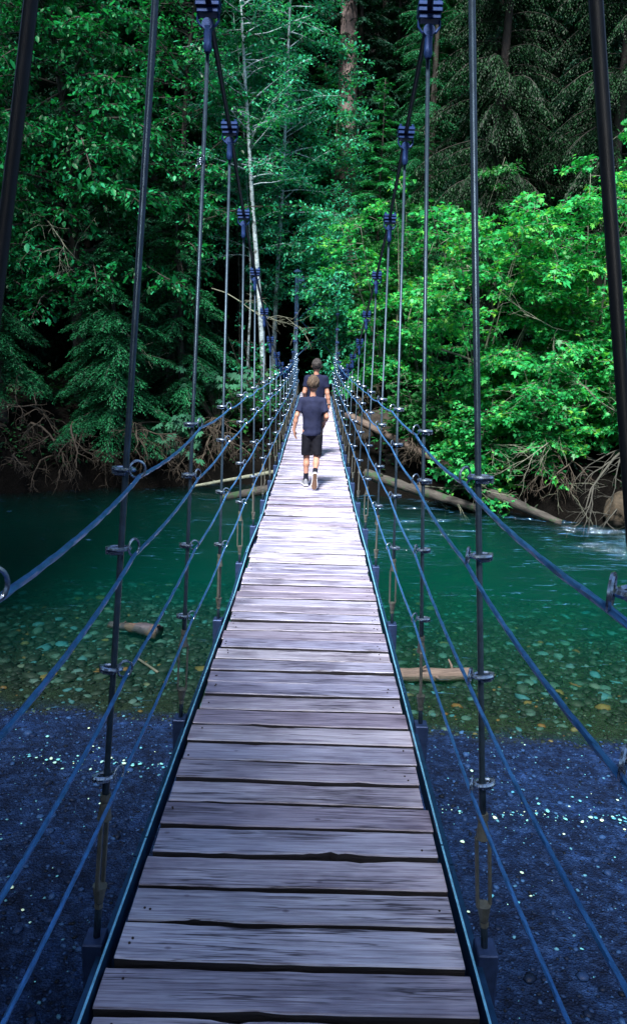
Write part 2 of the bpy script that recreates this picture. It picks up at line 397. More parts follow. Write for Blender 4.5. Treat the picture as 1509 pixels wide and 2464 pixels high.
# the riffle under the far bank is rougher than the pool
mm_ = node(n, 'ShaderNodeMapRange'); n.links.new(sp.outputs[1], mm_.inputs[0]); mm_.inputs[1].default_value = 10; mm_.inputs[2].default_value = 20; mm_.interpolation_type = 'SMOOTHSTEP'; mm_.inputs[3].default_value = .10; mm_.inputs[4].default_value = 1.0
pt = noise(n, .33, 3, .6, mp.outputs[0]); pr = node(n, 'ShaderNodeMapRange'); n.links.new(pt, pr.inputs[0]); pr.inputs[1].default_value = .42; pr.inputs[2].default_value = .62; pr.inputs[3].default_value = .25; pr.inputs[4].default_value = 1.0
xm = node(n, 'ShaderNodeMapRange'); n.links.new(sp.outputs[0], xm.inputs[0]); xm.inputs[1].default_value = -6; xm.inputs[2].default_value = 5; xm.inputs[3].default_value = .35; xm.inputs[4].default_value = 1.3
mu1 = node(n, 'ShaderNodeMath', operation='MULTIPLY'); n.links.new(mm_.outputs[0], mu1.inputs[0]); n.links.new(pr.outputs[0], mu1.inputs[1])
mu2 = node(n, 'ShaderNodeMath', operation='MULTIPLY'); n.links.new(mu1.outputs[0], mu2.inputs[0]); n.links.new(xm.outputs[0], mu2.inputs[1])
n.links.new(mu2.outputs[0], bp.inputs['Strength'])
gl = node(n, 'ShaderNodeBsdfGlossy'); gl.inputs['Roughness'].default_value = .08; gl.inputs[0].default_value = (.75, .88, 1, 1); n.links.new(bp.outputs[0], gl.inputs['Normal'])
tr = node(n, 'ShaderNodeBsdfTransparent'); tr.inputs[0].default_value = (.90, .97, .96, 1)
fr = node(n, 'ShaderNodeFresnel'); fr.inputs[0].default_value = 1.33
mx = node(n, 'ShaderNodeMixShader'); n.links.new(fr.outputs[0], mx.inputs[0]); n.links.new(tr.outputs[0], mx.inputs[1]); n.links.new(gl.outputs[0], mx.inputs[2])
# sky glints on the riffle, painted as thin pale blue streaks
mp3 = node(n, 'ShaderNodeMapping'); mp3.inputs['Scale'].default_value = (1.1, 6.5, 1); n.links.new(tc.outputs['Object'], mp3.inputs['Vector'])
f1 = noise(n, 1.5, 6, .68, mp3.outputs[0], 1.2); ad4 = node(n, 'ShaderNodeMath', operation='MULTIPLY_ADD'); n.links.new(mu2.outputs[0], ad4.inputs[0]); ad4.inputs[1].default_value = .13; n.links.new(f1, ad4.inputs[2])
ff = node(n, 'ShaderNodeMapRange'); n.links.new(ad4.outputs[0], ff.inputs[0]); ff.inputs[1].default_value = .66; ff.inputs[2].default_value = .76; ff.inputs[4].default_value = .75
fd = node(n, 'ShaderNodeBsdfDiffuse'); fd.inputs[0].default_value = (.05, .17, .34, 1)
mf = node(n, 'ShaderNodeMixShader'); n.links.new(ff.outputs[0], mf.inputs[0]); n.links.new(mx.outputs[0], mf.inputs[1]); n.links.new(fd.outputs[0], mf.inputs[2])
n.links.new(mf.outputs[0], out.inputs[0])
va = node(n, 'ShaderNodeVolumeAbsorption'); va.inputs[0].default_value = (.05, .72, .66, 1); va.inputs[1].default_value = .8
vs = node(n, 'ShaderNodeVolumeScatter'); vs.inputs[0].default_value = (.005, .36, .33, 1); vs.inputs[1].default_value = .085
av = node(n, 'ShaderNodeAddShader'); n.links.new(va.outputs[0], av.inputs[0]); n.links.new(vs.outputs[0], av.inputs[1]); n.links.new(av.outputs[0], out.inputs[1])
river = fastmesh('water', np.concatenate([top, bot]), np.concatenate([Ft, Fb, np.array(ed)]), mt, smooth=False)
tag(river, 'clear emerald green river running below the footbridge', 'river', kind='structure')

# stones
ICO_V = []; ph = (1 + 5 ** .5) / 2
for a in (-1, 1):
    for c_ in (-ph, ph): ICO_V += [(a, c_, 0), (0, a, c_), (c_, 0, a)]
ICO_V = np.array(ICO_V, float); ICO_V /= np.linalg.norm(ICO_V[0])
from itertools import combinations
ICO_F = [t for t in combinations(range(12), 3) if all(np.linalg.norm(ICO_V[i] - ICO_V[j]) < 1.1 for i, j in combinations(t, 2))]
ICO_F = np.array([t if np.dot(np.cross(ICO_V[t[1]] - ICO_V[t[0]], ICO_V[t[2]] - ICO_V[t[0]]), ICO_V[t[0]]) > 0 else (t[0], t[2], t[1]) for t in ICO_F])
def stones(name, xs, ys, size, mats, label, flat=.42, sink=.2, cat='pebbles'):
    N = len(xs); r = np.random.RandomState(len(xs))
    v = np.repeat(ICO_V[None], N, 0) * (1 + .22 * (r.rand(N, 12, 1) - .5) * 2)
    v = v * np.stack([size * (.7 + .7 * r.rand(N)), size * (.6 + .5 * r.rand(N)), size * flat * (.6 + .8 * r.rand(N))], 1)[:, None]
    a = r.rand(N) * 2 * PI; c, s_ = np.cos(a), np.sin(a)
    x = v[..., 0] * c[:, None] - v[..., 1] * s_[:, None]; y = v[..., 0] * s_[:, None] + v[..., 1] * c[:, None]
    z = v[..., 2] + .25 * (r.rand(N)[:, None] - .5) * x
    v = np.stack([x + xs[:, None], y + ys[:, None], z + (ground_z(xs, ys) + size * sink)[:, None]], -1)
    f = (ICO_F[None] + (np.arange(N) * 12)[:, None, None])
    o = fastmesh(name, v.reshape(-1, 3), f.reshape(-1, 3), mats, smooth=True)
    return tag(o, label, cat, kind='stuff')
def stone_mat(name, stops, rough=.6):
    mt, n, b = new_mat(name); g = node(n, 'ShaderNodeNewGeometry')
    c = ramp(n, g.outputs['Random Per Island'], stops); h = noise(n, 40, 4, .6, objvec(n))
    c = mixc(n, .5, c, ramp(n, h, [(.3, (.6, .6, .6)), (.7, (1.2, 1.2, 1.2))]), 'MULTIPLY')
    n.links.new(c, b.inputs['Base Color']); b.inputs['Roughness'].default_value = rough; b.inputs['Specular IOR Level'].default_value = .12; return mt
M['bedstone'] = stone_mat('riverbed_stones', [(0, (.003, .006, .005)), (.4, (.006, .011, .009)), (.74, (.014, .023, .018)), (.9, (.032, .068, .06)), (.965, (.02, .08, .10)), (.985, (.075, .06, .02)), (1, (.09, .038, .015))])
M['beachstone'] = stone_mat('beach_stones', [(0, (.001, .003, .008)), (.4, (.003, .010, .036)), (.75, (.007, .021, .068)), (.96, (.016, .050, .14)), (1, (.07, .22, .30))])
M['litter'] = stone_mat('fallen_leaves', [(0, (.04, .20, .34)), (.6, (.14, .46, .50)), (1, (.55, .70, .50))])
r = np.random.RandomState(5)
n1 = 24000; xs = r.uniform(-6.5, 6.5, n1); u_ = r.beta(1.0, 1.5, n1) * 9.0; ys = near_shore(xs) + u_ - .15
stones('riverbed_pebbles', xs, ys, (.010 + .105 * r.rand(n1) ** 6 + .022 * r.rand(n1)) * np.clip(.35 + .5 * (ys - near_shore(xs)), .35, 1), M['bedstone'], 'rounded green, grey and ochre stones under the shallow water', flat=.30, sink=.1)
n2 = 26000; xs = r.uniform(-4.6, 4.4, n2); ys = near_shore(xs) - r.uniform(-.05, 6.0, n2)
stones('beach_gravel', xs, ys, .005 + .016 * r.rand(n2) ** 3 + .032 * r.rand(n2) ** 40, M['beachstone'], 'fine blue grey gravel of the beach under the bridge')
n3 = 560; band = r.rand(n3) < .6
xs = r.uniform(-4.2, 4.2, n3); ys = np.where(band, 6.95 - .05 * xs - .55 * (xs > 0) + .20 * r.randn(n3) * r.rand(n3), near_shore(xs) - r.uniform(.2, 5, n3))
stones('leaf_litter', xs, ys, .006 + .018 * r.rand(n3) ** 3, M['litter'], 'pale fallen leaves and light chips strewn over the gravel', flat=.25, sink=.9, cat='leaf litter')

# ------------------------------------------------------------------ the suspension footbridge
def deck_z(y): return 4.3 - (1.85 - .0011 * (y - 12) ** 2)
YS = [.9] + [.53 + 1.48 * k for k in range(1, 19)]
CH = [1.97, 1.72, 1.35, 1.27, 1.02, .72, .41, .105, -.11, -.29, -.41, -.47, -.45, -.33, -.12, .18, .58, 1.10, 1.75]
CW = [.05, .60, .90, 1.05, 1.155, 1.2, 1.21, 1.23, 1.2, 1.2, 1.2, 1.2, 1.2, 1.2, 1.2, 1.22, 1.27, 1.34, 1.42]
bridge = empty('suspension_footbridge', (0, 0, deck_z(0)))
tag(bridge, 'narrow suspension footbridge with wooden plank deck, steel hangers and wire rope sides over the river', 'footbridge')
B0 = np.array(bridge.location)
def bpart(mb, name, mats, parent=bridge, smooth=True, ang=35):
    o = mb.build(name, mats, None, smooth); sharp(o, ang)
    o.parent = parent; o.matrix_parent_inverse = Matrix.Translation(-Vector(B0)) if parent is bridge else Matrix()
    return o
r = np.random.RandomState(11)
# planks
y = -.75; k = 0; rest = MB()
def plank_shape(mb, yc, wd, seed, fine=True, local=False):
    rr = np.random.RandomState(seed); nseg = 40 if fine else 4
    hw = .51 + rr.uniform(-.008, .008); xs = np.linspace(-hw, hw, nseg + 1) + rr.uniform(-.006, .006)
    e = .0035 if fine else .001
    def edge(sg):
        q = e * vnoise(xs * 4 + seed * 3.1, sg * 5.0 + seed) + e * .6 * vnoise(xs * 14 + seed, sg * 9.)
        if rr.rand() < .5 or sg * seed == -21:
            c0 = rr.uniform(-.35, .35); q = q + rr.uniform(.004, .010) * np.exp(-((xs - c0) / rr.uniform(.03, .09)) ** 2) * (1 + .5 * vnoise(xs * 60, seed))
        if seed == 19 and sg == -1:   # the chewed, splintered edge
            q = q + .011 * np.exp(-((xs - .14) / .09) ** 2) * (1 + .8 * vnoise(xs * 70, 3)); 
        return q
    y0 = yc - wd / 2 + edge(-1); y1 = yc + wd / 2 - edge(1)
    tilt = rr.uniform(-.007, .007); skew = rr.uniform(-.004, .004); dz = rr.uniform(-.0055, .0055)
    cup = .0015 * rr.uniform(-1, 1)
    zt = deck_z(yc) + dz + tilt * xs + .0012 * vnoise(xs * 3, seed)
    bevl = .004
    rows = [(y0, zt - .038), (y0, zt - bevl), (y0 + bevl, zt), ((y0 + y1) / 2, zt + cup), (y1 - bevl, zt), (y1, zt - bevl), (y1, zt - .038)]
    vs = np.stack([np.stack([xs, a + skew * xs, b_], 1) for a, b_ in rows], 1).reshape(-1, 3)
    if local: vs = vs - np.array((0, yc, deck_z(yc)))
    nr = len(rows); fs = []
    for i in range(nseg):
        for j in range(nr):
            j2 = (j + 1) % nr; fs.append((i * nr + j, (i + 1) * nr + j, (i + 1) * nr + j2, i * nr + j2))
    fs.append(tuple(range(nr))); fs.append(tuple(nseg * nr + j for j in range(nr))[::-1])
    mi_ = [2 if (q % nr) in (0, 5, 6) and q < nseg * nr else 0 for q in range(len(fs))]; mb.add(vs, fs); mb.mi[-len(fs):] = mi_
    if fine and yc < 9:
        for sx in (-1, 1):
            for q in range(rr.randint(0, 3)):
                px, py = sx * (.465 + rr.uniform(-.02, .02)), rr.uniform(-.045, .045)
                zz = (0 if local else deck_z(yc)) + dz + tilt * px + .0012
                mb.cyl((px, py + (0 if local else yc), zz), .004, .004, sides=8, mi=1)
while y < 28.4:
    wd = r.uniform(.135, .144); gap = r.uniform(.022, .032)
    yc = y + wd / 2
    if k < 99:
        mb = MB(); plank_shape(mb, yc, wd, k, yc < 14, True)
        o = mb.build('deck_plank', [M['plank'], M['rust'], M['stringer']], None, True, (0, yc, deck_z(yc))); sharp(o, 25)
        o.parent = bridge; o.matrix_parent_inverse = Matrix.Translation(-Vector(B0))
    else: plank_shape(rest, yc, wd, k, False)
    y += wd + gap; k += 1
o = bpart(rest, 'far_decking', [M['plank'], M['rust'], M['stringer']]); o['kind'] = 'stuff'
# stringers under the deck
for x in (-.40, -.2, 0, .2, .40):
    mb = MB(); ys_ = np.linspace(-.75, 28.4, 50)
    vs = []
    for yy in ys_:
        z = deck_z(yy) - .042
        vs += [(x - .075, yy, z), (x + .075, yy, z), (x + .075, yy, z - .09), (x - .075, yy, z - .09)]
    fs = []
    for i in range(49):
        for j in range(4): fs.append((i * 4 + j, i * 4 + (j + 1) % 4, i * 4 + 4 + (j + 1) % 4, i * 4 + 4 + j))
    fs += [(0, 1, 2, 3), (199, 198, 197, 196)]
    mb.add(vs, fs); bpart(mb, 'stringer', M['stringer'])
# edge angles: lengths of steel with bolted splice plates half way between the hangers
joints = [-.75, 1.05] + [2.45 + 1.48 * i for i in range(18)]
for sx in (-1, 1):
    off = {i: r.uniform(-.006, .009) * (1 if i < 5 else 1.7) for i in range(len(joints))}
    for i in range(len(joints) - 1):
        mb = MB(); y0, y1 = joints[i] + .004, joints[i + 1] - .004
        if y1 > 28.4: y1 = 28.4
        prof = [(0, -.065), (0, .022), (.007, .022), (.007, -.058), (.05, -.058), (.05, -.065)]
        vs = []; st = 7
        for q in range(st + 1):
            t = q / st; yy = y0 + (y1 - y0) * t; ex = off[i] * (1 - t) + off[i + 1] * t
            for (a, c_) in prof: vs.append((sx * (.527 + a + ex), yy, deck_z(yy) + c_))
        fs = []
        for q in range(st):
            for j in range(6): fs.append((q * 6 + j, q * 6 + (j + 1) % 6, q * 6 + 6 + (j + 1) % 6, q * 6 + 6 + j))
        fs += [tuple(range(6)), tuple(st * 6 + j for j in range(6))[::-1]]
        mb.add(vs, fs); mb.mi = [1 if (q_ < st * 6 and q_ % 6 == 1) else 0 for q_ in range(len(fs))]; bpart(mb, 'edge_angle', [M['angle'], M['lip']], ang=20)
        if i and joints[i] < 26:
            mb = MB(); yy = joints[i]; ex = off[i] + .011
            mb.box((sx * (.527 + ex), yy, deck_z(yy) - .012), (.007, .26, .062), bev=.001)
            for dy in (-.09, -.03, .03, .09):
                mb.cyl((sx * (.527 + ex + .009), yy + dy, deck_z(yy) - .014), .010, .016, (1, 0, 0), 6)
            bpart(mb, 'splice_plate', M['angle'])
# cross beams at the hangers
for i, yy in enumerate(YS):
    mb = MB(); z = deck_z(yy)
    for sx in (-1, 1):
        mb.box((sx * .36, yy, z - .185), (.52, .075, .10), bev=.004)
        mb.box((sx * (.592 if i else .64), yy, z - .155 + .045), (.062 if i else .16, .078, .18), bev=.004)
    mb.box((0, yy, z - .185), (.2, .073, .098))
    bpart(mb, 'cross_beam', M['beam'])
# main cables
for sx in (-1, 1):
    P = [(sx * .17, -.9, 4.3 + 2.25)] + [(sx * CW[i] / 2, YS[i], 4.3 + CH[i]) for i in range(19)] + [(sx * .745, 29.0, 4.3 + 2.62), (sx * 1.3, 38, 3.6)]
    mb = MB(); mb.tube(P, .0125, 12); bpart(mb, 'main_cable', M['cable'])

# prototypes for hanger fittings (origin on the rod axis)
def clamp_mesh():
    mb = MB()
    for dz in (.022, -.002): mb.box((0, 0, dz), (.098, .07, .018), bev=.003)
    mb.box((0, 0, -.022), (.088, .05, .022), bev=.003)
    for sx in (-1, 1):
        for sy in (-1, 1): mb.cyl((sx * .036, sy * .022, .020), .008, .052, sides=6)
        mb.tube([(sx * .043, 0, -.03), (sx * .043, 0, -.055), (sx * .030, 0, -.075), (0, 0, -.083)], .0055, 6)
    mb.cyl((0, 0, -.072), .024, .030, (0, 1, 0), 14)
    mb.tube([(0, 0, -.08), (0, 0, -.10), (0, 0, -.145), (0, 0, -.16), (0, 0, -.178)], [.020, .0165, .0165, .019, .012], 10)
    return mb
def ring_mesh():
    mb = MB()
    # chain link lying round the rod, then an upright ring that carries the rope
    a = np.linspace(0, 2 * PI, 17)
    P = [(.006 + .029 * np.cos(t), .017 * np.sin(t), .0) for t in a]
    mb.tube(P, .0062, 7, caps=False)
    a = np.linspace(0, 2 * PI, 19)
    P = [(-.034 + .014 * np.cos(t), .017 * np.cos(t), .002 + .023 * np.sin(t)) for t in a]
    mb.tube(P, .0036, 6, caps=False)
    mb.box((.012, 0, -.011), (.034, .030, .010), bev=.003); mb.cyl((.034, 0, -.004), .008, .02, sides=6)
    return mb
def buckle_mesh():
    mb = MB(); w_, h_ = .020, .235
    for s_ in (-1, 1): mb.box((s_ * w_, 0, 0), (.009, .013, h_), bev=.002)
    for s_ in (-1, 1):
        mb.tube([(0, 0, s_ * (h_ / 2 - .005)), (0, 0, s_ * (h_ / 2 + .012)), (0, 0, s_ * (h_ / 2 + .05))], [.022, .019, .013], 10)
    mb.cyl((0, 0, h_ / 2 + .065), .0165, .022, sides=6); mb.cyl((0, 0, -h_ / 2 - .062), .0135, .016, sides=6)
    return mb
def bareme(mb, name, mat):
    o = mb.build(name, mat); sharp(o, 35); me = o.data; bpy.data.objects.remove(o); return me
me_clamp = bareme(clamp_mesh(), 'cable_clamp', M['clamp'])
me_ring = bareme(ring_mesh(), 'rope_ring', M['ring'])
me_buck = bareme(buckle_mesh(), 'turnbuckle', M['buckle'])
HR = [1.425, 1.20, .86, .515]
rope_nodes = {(sx, j): [] for sx in (-1, 1) for j in range(4)}
for sx in (-1, 1):
    for i, yy in enumerate(YS):
        zt = 4.3 + CH[i]; zb = deck_z(yy) - .08; xt, xb = (sx * CW[i] / 2, sx * .592) if i else (.04 if sx > 0 else -.01, .70 if sx > 0 else -.66)
        base = Vector((xb, yy, zb)); ax = Vector((xt - xb, 0, zt - .10 - zb)); L = ax.length; ax.normalize()
        e = empty('hanger', base); e.parent = bridge; e.matrix_parent_inverse = Matrix.Translation(-Vector(B0))
        bt = .30 if i > 1 or sx > 0 else .33
        def at(h): return base + ax * h - base
        mb = MB()
        lo, hi = bt + .02 - .10, bt + .02 + .10
        rr_ = .0085 if i else .0076
        mb.tube([at(bt + .14), at(.62), at(.625), at(L)], [.0105, .0105, rr_, rr_], 10)
        o = mb.build('hanger_rod', M['rod' if i else 'rod_shaded'], e)
        mb = MB(); mb.tube([at(0), at(bt - .1)], .0105, 10); mb.build('lower_rod', M['rod'], e)
        q = Matrix(((ax.cross(Vector((0, 1, 0))).cross(ax)), )) if False else None
        rotm = ax.to_track_quat('Z', 'Y').to_matrix().to_4x4()
        tb = link('turnbuckle', me_buck, e); tb.matrix_local = Matrix.Translation(at(bt + .02)) @ Matrix.Rotation(math.asin(ax.x), 4, 'Y') @ Matrix.Rotation(R(80 if (i % 2 == 1) == (sx < 0) else 12), 4, 'Z')
        cl = link('cable_clamp', me_clamp, e); cl.matrix_local = Matrix.Translation(Vector((xt, yy, zt)) - base) @ Matrix.Rotation(R(sx * random.uniform(-3, 5)), 4, 'Z') @ Matrix.Rotation(math.atan2(CH[min(i + 1, 18)] - CH[max(i - 1, 0)], 2.96) * .8, 4, 'X')
        for j, h in enumerate(HR):
            hh = h + .08 + random.uniform(-.012, .012)
            pt = at(hh / ax.z); s_ = link('rope_ring', me_ring, e)
            s_.matrix_local = Matrix.Translation(pt) @ Matrix.Rotation((0 if sx > 0 else PI) + random.uniform(-.35, .35), 4, 'Z')
            rope_nodes[(sx, j)].append(np.array(base + pt) + np.array((-sx * .036, 0, -.018)))
for (sx, j), Pn in rope_nodes.items():
    Pn = [np.array((sx * .50, -.9, Pn[0][2] + .03))] + Pn + [np.array((sx * .70, 29.0, deck_z(28.5) + HR[j]))]
    pts = []
    for a, c_ in zip(Pn[:-1], Pn[1:]):
        nn_ = 26 if a[1] < 3 else (12 if a[1] < 8 else 6)
        for q in range(nn_):
            t = q / nn_; p = a * (1 - t) + c_ * t; p = p - np.array((0, 0, .016 * 4 * t * (1 - t) * (1 + .3 * math.sin(a[1] * 7 + j))))
            pts.append(p)
    pts.append(Pn[-1]); mb = MB(); mb.tube(pts, .0050, 12, lobes=5, pitch=38); bpart(mb, 'guard_rope', M['rope'])
# loose knot of string tied on the second hanger on the left
XK = -.484
mb = MB(); t = np.linspace(0, 6 * PI, 40)
mb.tube(np.stack([XK + .0125 * np.cos(t), 3.49 + .0125 * np.sin(t), 5.06 + .0012 * t - .01], 1), .003, 5)
mb.tube([(XK + .008, 3.475, 5.07), (XK + .016, 3.47, 5.082), (XK + .02, 3.47, 5.07)], .0022, 5); mb.tube([(XK - .008, 3.475, 5.05), (XK - .016, 3.47, 5.035), (XK - .017, 3.468, 5.01)], .0022, 5)
o = mb.build('tied_string', M['ring']); tag(o, 'short pale string knotted round the second hanger rod on the left', 'string')
# towers
def frame(mb, a, c_, w_, mi=0):
    a, c_ = np.array(a, float), np.array(c_, float); d = c_ - a; L = np.linalg.norm(d)
    q = Vector(d).to_track_quat('Z', 'Y').to_matrix(); mb.box((a + c_) / 2, (w_, w_, L), q, mi, .006)
mb = MB()
for sx in (-1, 1):
    frame(mb, (sx * 1.25, -1.1, 2.0), (sx * .14, -1.0, 6.6), .16)
frame(mb, (-.3, -1.03, 6.2), (.3, -1.03, 6.2), .12)
bpart(mb, 'near_tower', M['beam'])
tower = MB()
for sx, dz in ((-1, 0), (1, 0)):
    frame(tower, (sx * .76, 29.0, 2.0), (sx * .745, 29.0, 6.98), .15)
    tower.tube([(sx * .745, 29, 6.98), (sx * .745, 29, 7.02), (sx * .745, 29, 7.10)], [.15, .14, .01], 8)
    tower.box((sx * .60, 28.98, 6.75), (.2, .12, .2), bev=.01)
for z0, z1 in ((6.65, 5.35), (5.35, 4.05)):
    frame(tower, (-.66, 28.95, z0), (.66, 28.95, z1), .04); frame(tower, (.66, 29.04, z0), (-.66, 29.04, z1), .04)
M['tower'] = metal('tower_paint', (.035, .09, .19), .55, .2)
bpart(tower, 'far_tower', M['tower'])
# ------------------------------------------------------------------ vegetation
TPL_OVAL = (np.array([(0, 0, 0), (-.27, .32, .06), (0, .45, 0), (.27, .32, .06), (-.2, .74, .03), (.2, .74, .03), (0, 1, -.04)]) - (0, .05, 0),
            [(0, 1, 2), (0, 2, 3), (1, 4, 2), (2, 5, 3), (4, 6, 2), (2, 6, 5)])
TPL_DIAM = (np.array([(0, 0, 0), (-.34, .45, .07), (0, 1, -.05), (.34, .45, .07)]), [(0, 1, 2), (0, 2, 3)])
TPL_NEED = (np.array([(0, 0, 0), (-.19, .4, 0), (0, 1, -.12), (.19, .4, 0)]), [(0, 1, 2), (0, 2, 3)])
def star():
    v = [(0, 0, 0)]; n_ = 10
    tips = [(-.50, .12), (-.26, .20), (-.44, .52), (-.17, .50), (0, 1.0), (.17, .50), (.44, .52), (.26, .20), (.50, .12)]
    v += [(a, b_, -.10 * (a * a + (b_ - .4) ** 2) * 2) for a, b_ in tips]; v[1:] = [tuple(k) for k in v[1:]]
    return np.array(v), [(0, i, i + 1) for i in range(1, 9)]
TPL_STAR = star()
def palmate():
    v = [(0, 0, 0)]
    lob = [(-150, .42), (-128, .30), (-112, .62), (-98, .50), (-84, .74), (-66, .45), (-52, .84), (-40, .74), (-30, .95), (-16, .55), (-8, .90), (0, 1.12), (8, .90), (16, .55), (30, .95), (40, .74), (52, .84), (66, .45), (84, .74), (98, .50), (112, .62), (128, .30), (150, .42)]
    for a, r_ in lob: v.append((.6 * r_ * math.sin(R(a)), .6 * r_ * math.cos(R(a)), -.10 * r_ * r_ + (.03 if r_ < .6 else 0)))
    return np.array(v), [(0, i, i + 1) for i in range(1, len(lob))]
TPL_PALM = palmate()

class Leaves:
    def __init__(s): s.P = []; s.D = []; s.N = []; s.S = []
    def add(s, P, D, N, S_):
        s.P.append(P); s.D.append(D); s.N.append(N); s.S.append(S_)
    def arrays(s): return [np.concatenate(k) for k in (s.P, s.D, s.N, s.S)]
    def mesh(s, name, tpl, mats, parent):
        P, D, N, S_ = s.arrays(); v0, f0 = tpl; v0 = np.asarray(v0)
        D = D / (np.linalg.norm(D, axis=1)[:, None] + 1e-9); X_ = np.cross(D, N); X_ /= np.linalg.norm(X_, axis=1)[:, None] + 1e-9
        N = np.cross(X_, D)
        V = P[:, None] + S_[:, None, None] * (v0[None, :, 0:1] * X_[:, None] + v0[None, :, 1:2] * D[:, None] + v0[None, :, 2:3] * N[:, None])
        F = np.array(f0)[None] + (np.arange(len(P)) * len(v0))[:, None, None]
        return fastmesh(name, V.reshape(-1, 3), F.reshape(-1, 3), mats, parent)

def curve_pts(p, d, L, n_, droop, wig, rg):
    p = np.array(p, float); d = nz(*d); pts = [p.copy()]
    for i in range(n_):
        d = nz(*(d + rg.randn(3) * wig + np.array((0, 0, -droop / n_)))); p = p + d * L / n_; pts.append(p.copy())
    return np.array(pts)
def sample(P, t):
    t = np.clip(np.asarray(t, float), 0, 1) * (len(P) - 1); i = np.minimum(t.astype(int), len(P) - 2); f = (t - i)[..., None]
    return P[i] * (1 - f) + P[i + 1] * f, P[i + 1] - P[i]

def broadleaf(name, label, cat, base, H=12, stems=None, crown0=3, L0=3.0, nprim=34, sub_step=.30, leaf=.085, leafstep=.05, spread=.09, seed=1, bark='bark_pale', lmat='alder',
              tpl=TPL_OVAL, elev=.35, droop=.6, r0=.09, bias=None, biasw=0.0, top=.35, upness=.75, group=None, twigs=True, lean=(0, 0), tuft=3, tw=.035, ts0=.15):
    rg = np.random.RandomState(seed); root = empty(name, base); tag(root, label, cat, group)
    wood = MB(); lv = Leaves()
    stems = stems or [((lean[0], lean[1], 1), H, r0)]
    for sd_, sh, sr in stems:
        T = curve_pts((0, 0, 0), sd_, sh, 14, 0, tw, rg)
        wood.tube(T, np.linspace(sr, sr * .12, len(T)), 8)
        for q in range(max(3, int(nprim / len(stems)))):
            t = crown0 / sh + (1 - crown0 / sh) * (q + rg.rand()) / max(1, int(nprim / len(stems)))
            p, td = sample(T, [t]); p = p[0]
            a = rg.rand() * 2 * PI; d = np.array((math.cos(a), math.sin(a), 0.))
            if bias is not None: d = nz(*(d * (1 - biasw) + np.array((bias[0], bias[1], 0)) * biasw))
            d[2] = elev + rg.randn() * .22
            tt = (t - crown0 / sh) / (1 - crown0 / sh)
            L = L0 * (1 - (1 - top) * tt) * rg.uniform(.65, 1.15)
            B = curve_pts(p, d, L, 6, droop, .10, rg); br = max(.008, sr * .28 * (L / L0))
            wood.tube(B, np.linspace(br, .004, len(B)), 5)
            ns = max(2, int(L / sub_step))
            for k_ in range(ns):
                ts = ts0 + (1 - ts0) * (k_ + rg.rand() * .6) / ns; sp_, sd2 = sample(B, [ts]); sp_ = sp_[0]; sd2 = nz(*sd2[0])
                side = nz(*np.cross(sd2, (0, 0, 1))) * (1 if k_ % 2 else -1)
                dd = nz(*(sd2 * .6 + side * rg.uniform(.5, 1.1) + np.array((0, 0, rg.uniform(-.25, .3)))))
                l2 = L * .42 * (1.15 - ts) * rg.uniform(.6, 1.2) + .12
                Q = curve_pts(sp_, dd, l2, 3, droop * .6, .16, rg)
                if twigs: wood.tube(Q, np.linspace(.006, .0025, len(Q)), 3, caps=False)
                nl = int(l2 / leafstep) * tuft // 3 + 2
                tl = rg.rand(nl) ** .8; lp, ld = sample(Q, tl)
                lp = lp + rg.randn(nl, 3) * np.array((spread, spread, spread * .45))
                ld = ld / (np.linalg.norm(ld, axis=1)[:, None] + 1e-9) + rg.randn(nl, 3) * .7; ld[:, 2] -= .25
                nn_ = rg.randn(nl, 3) * (1 - upness) * 1.3; nn_[:, 2] += 1
                lv.add(lp, ld, nn_, leaf * np.exp(.32 * rg.randn(nl)))
    wood.build('trunk', M[bark], root); lv.mesh('crown', tpl, M[lmat], root)
    return root

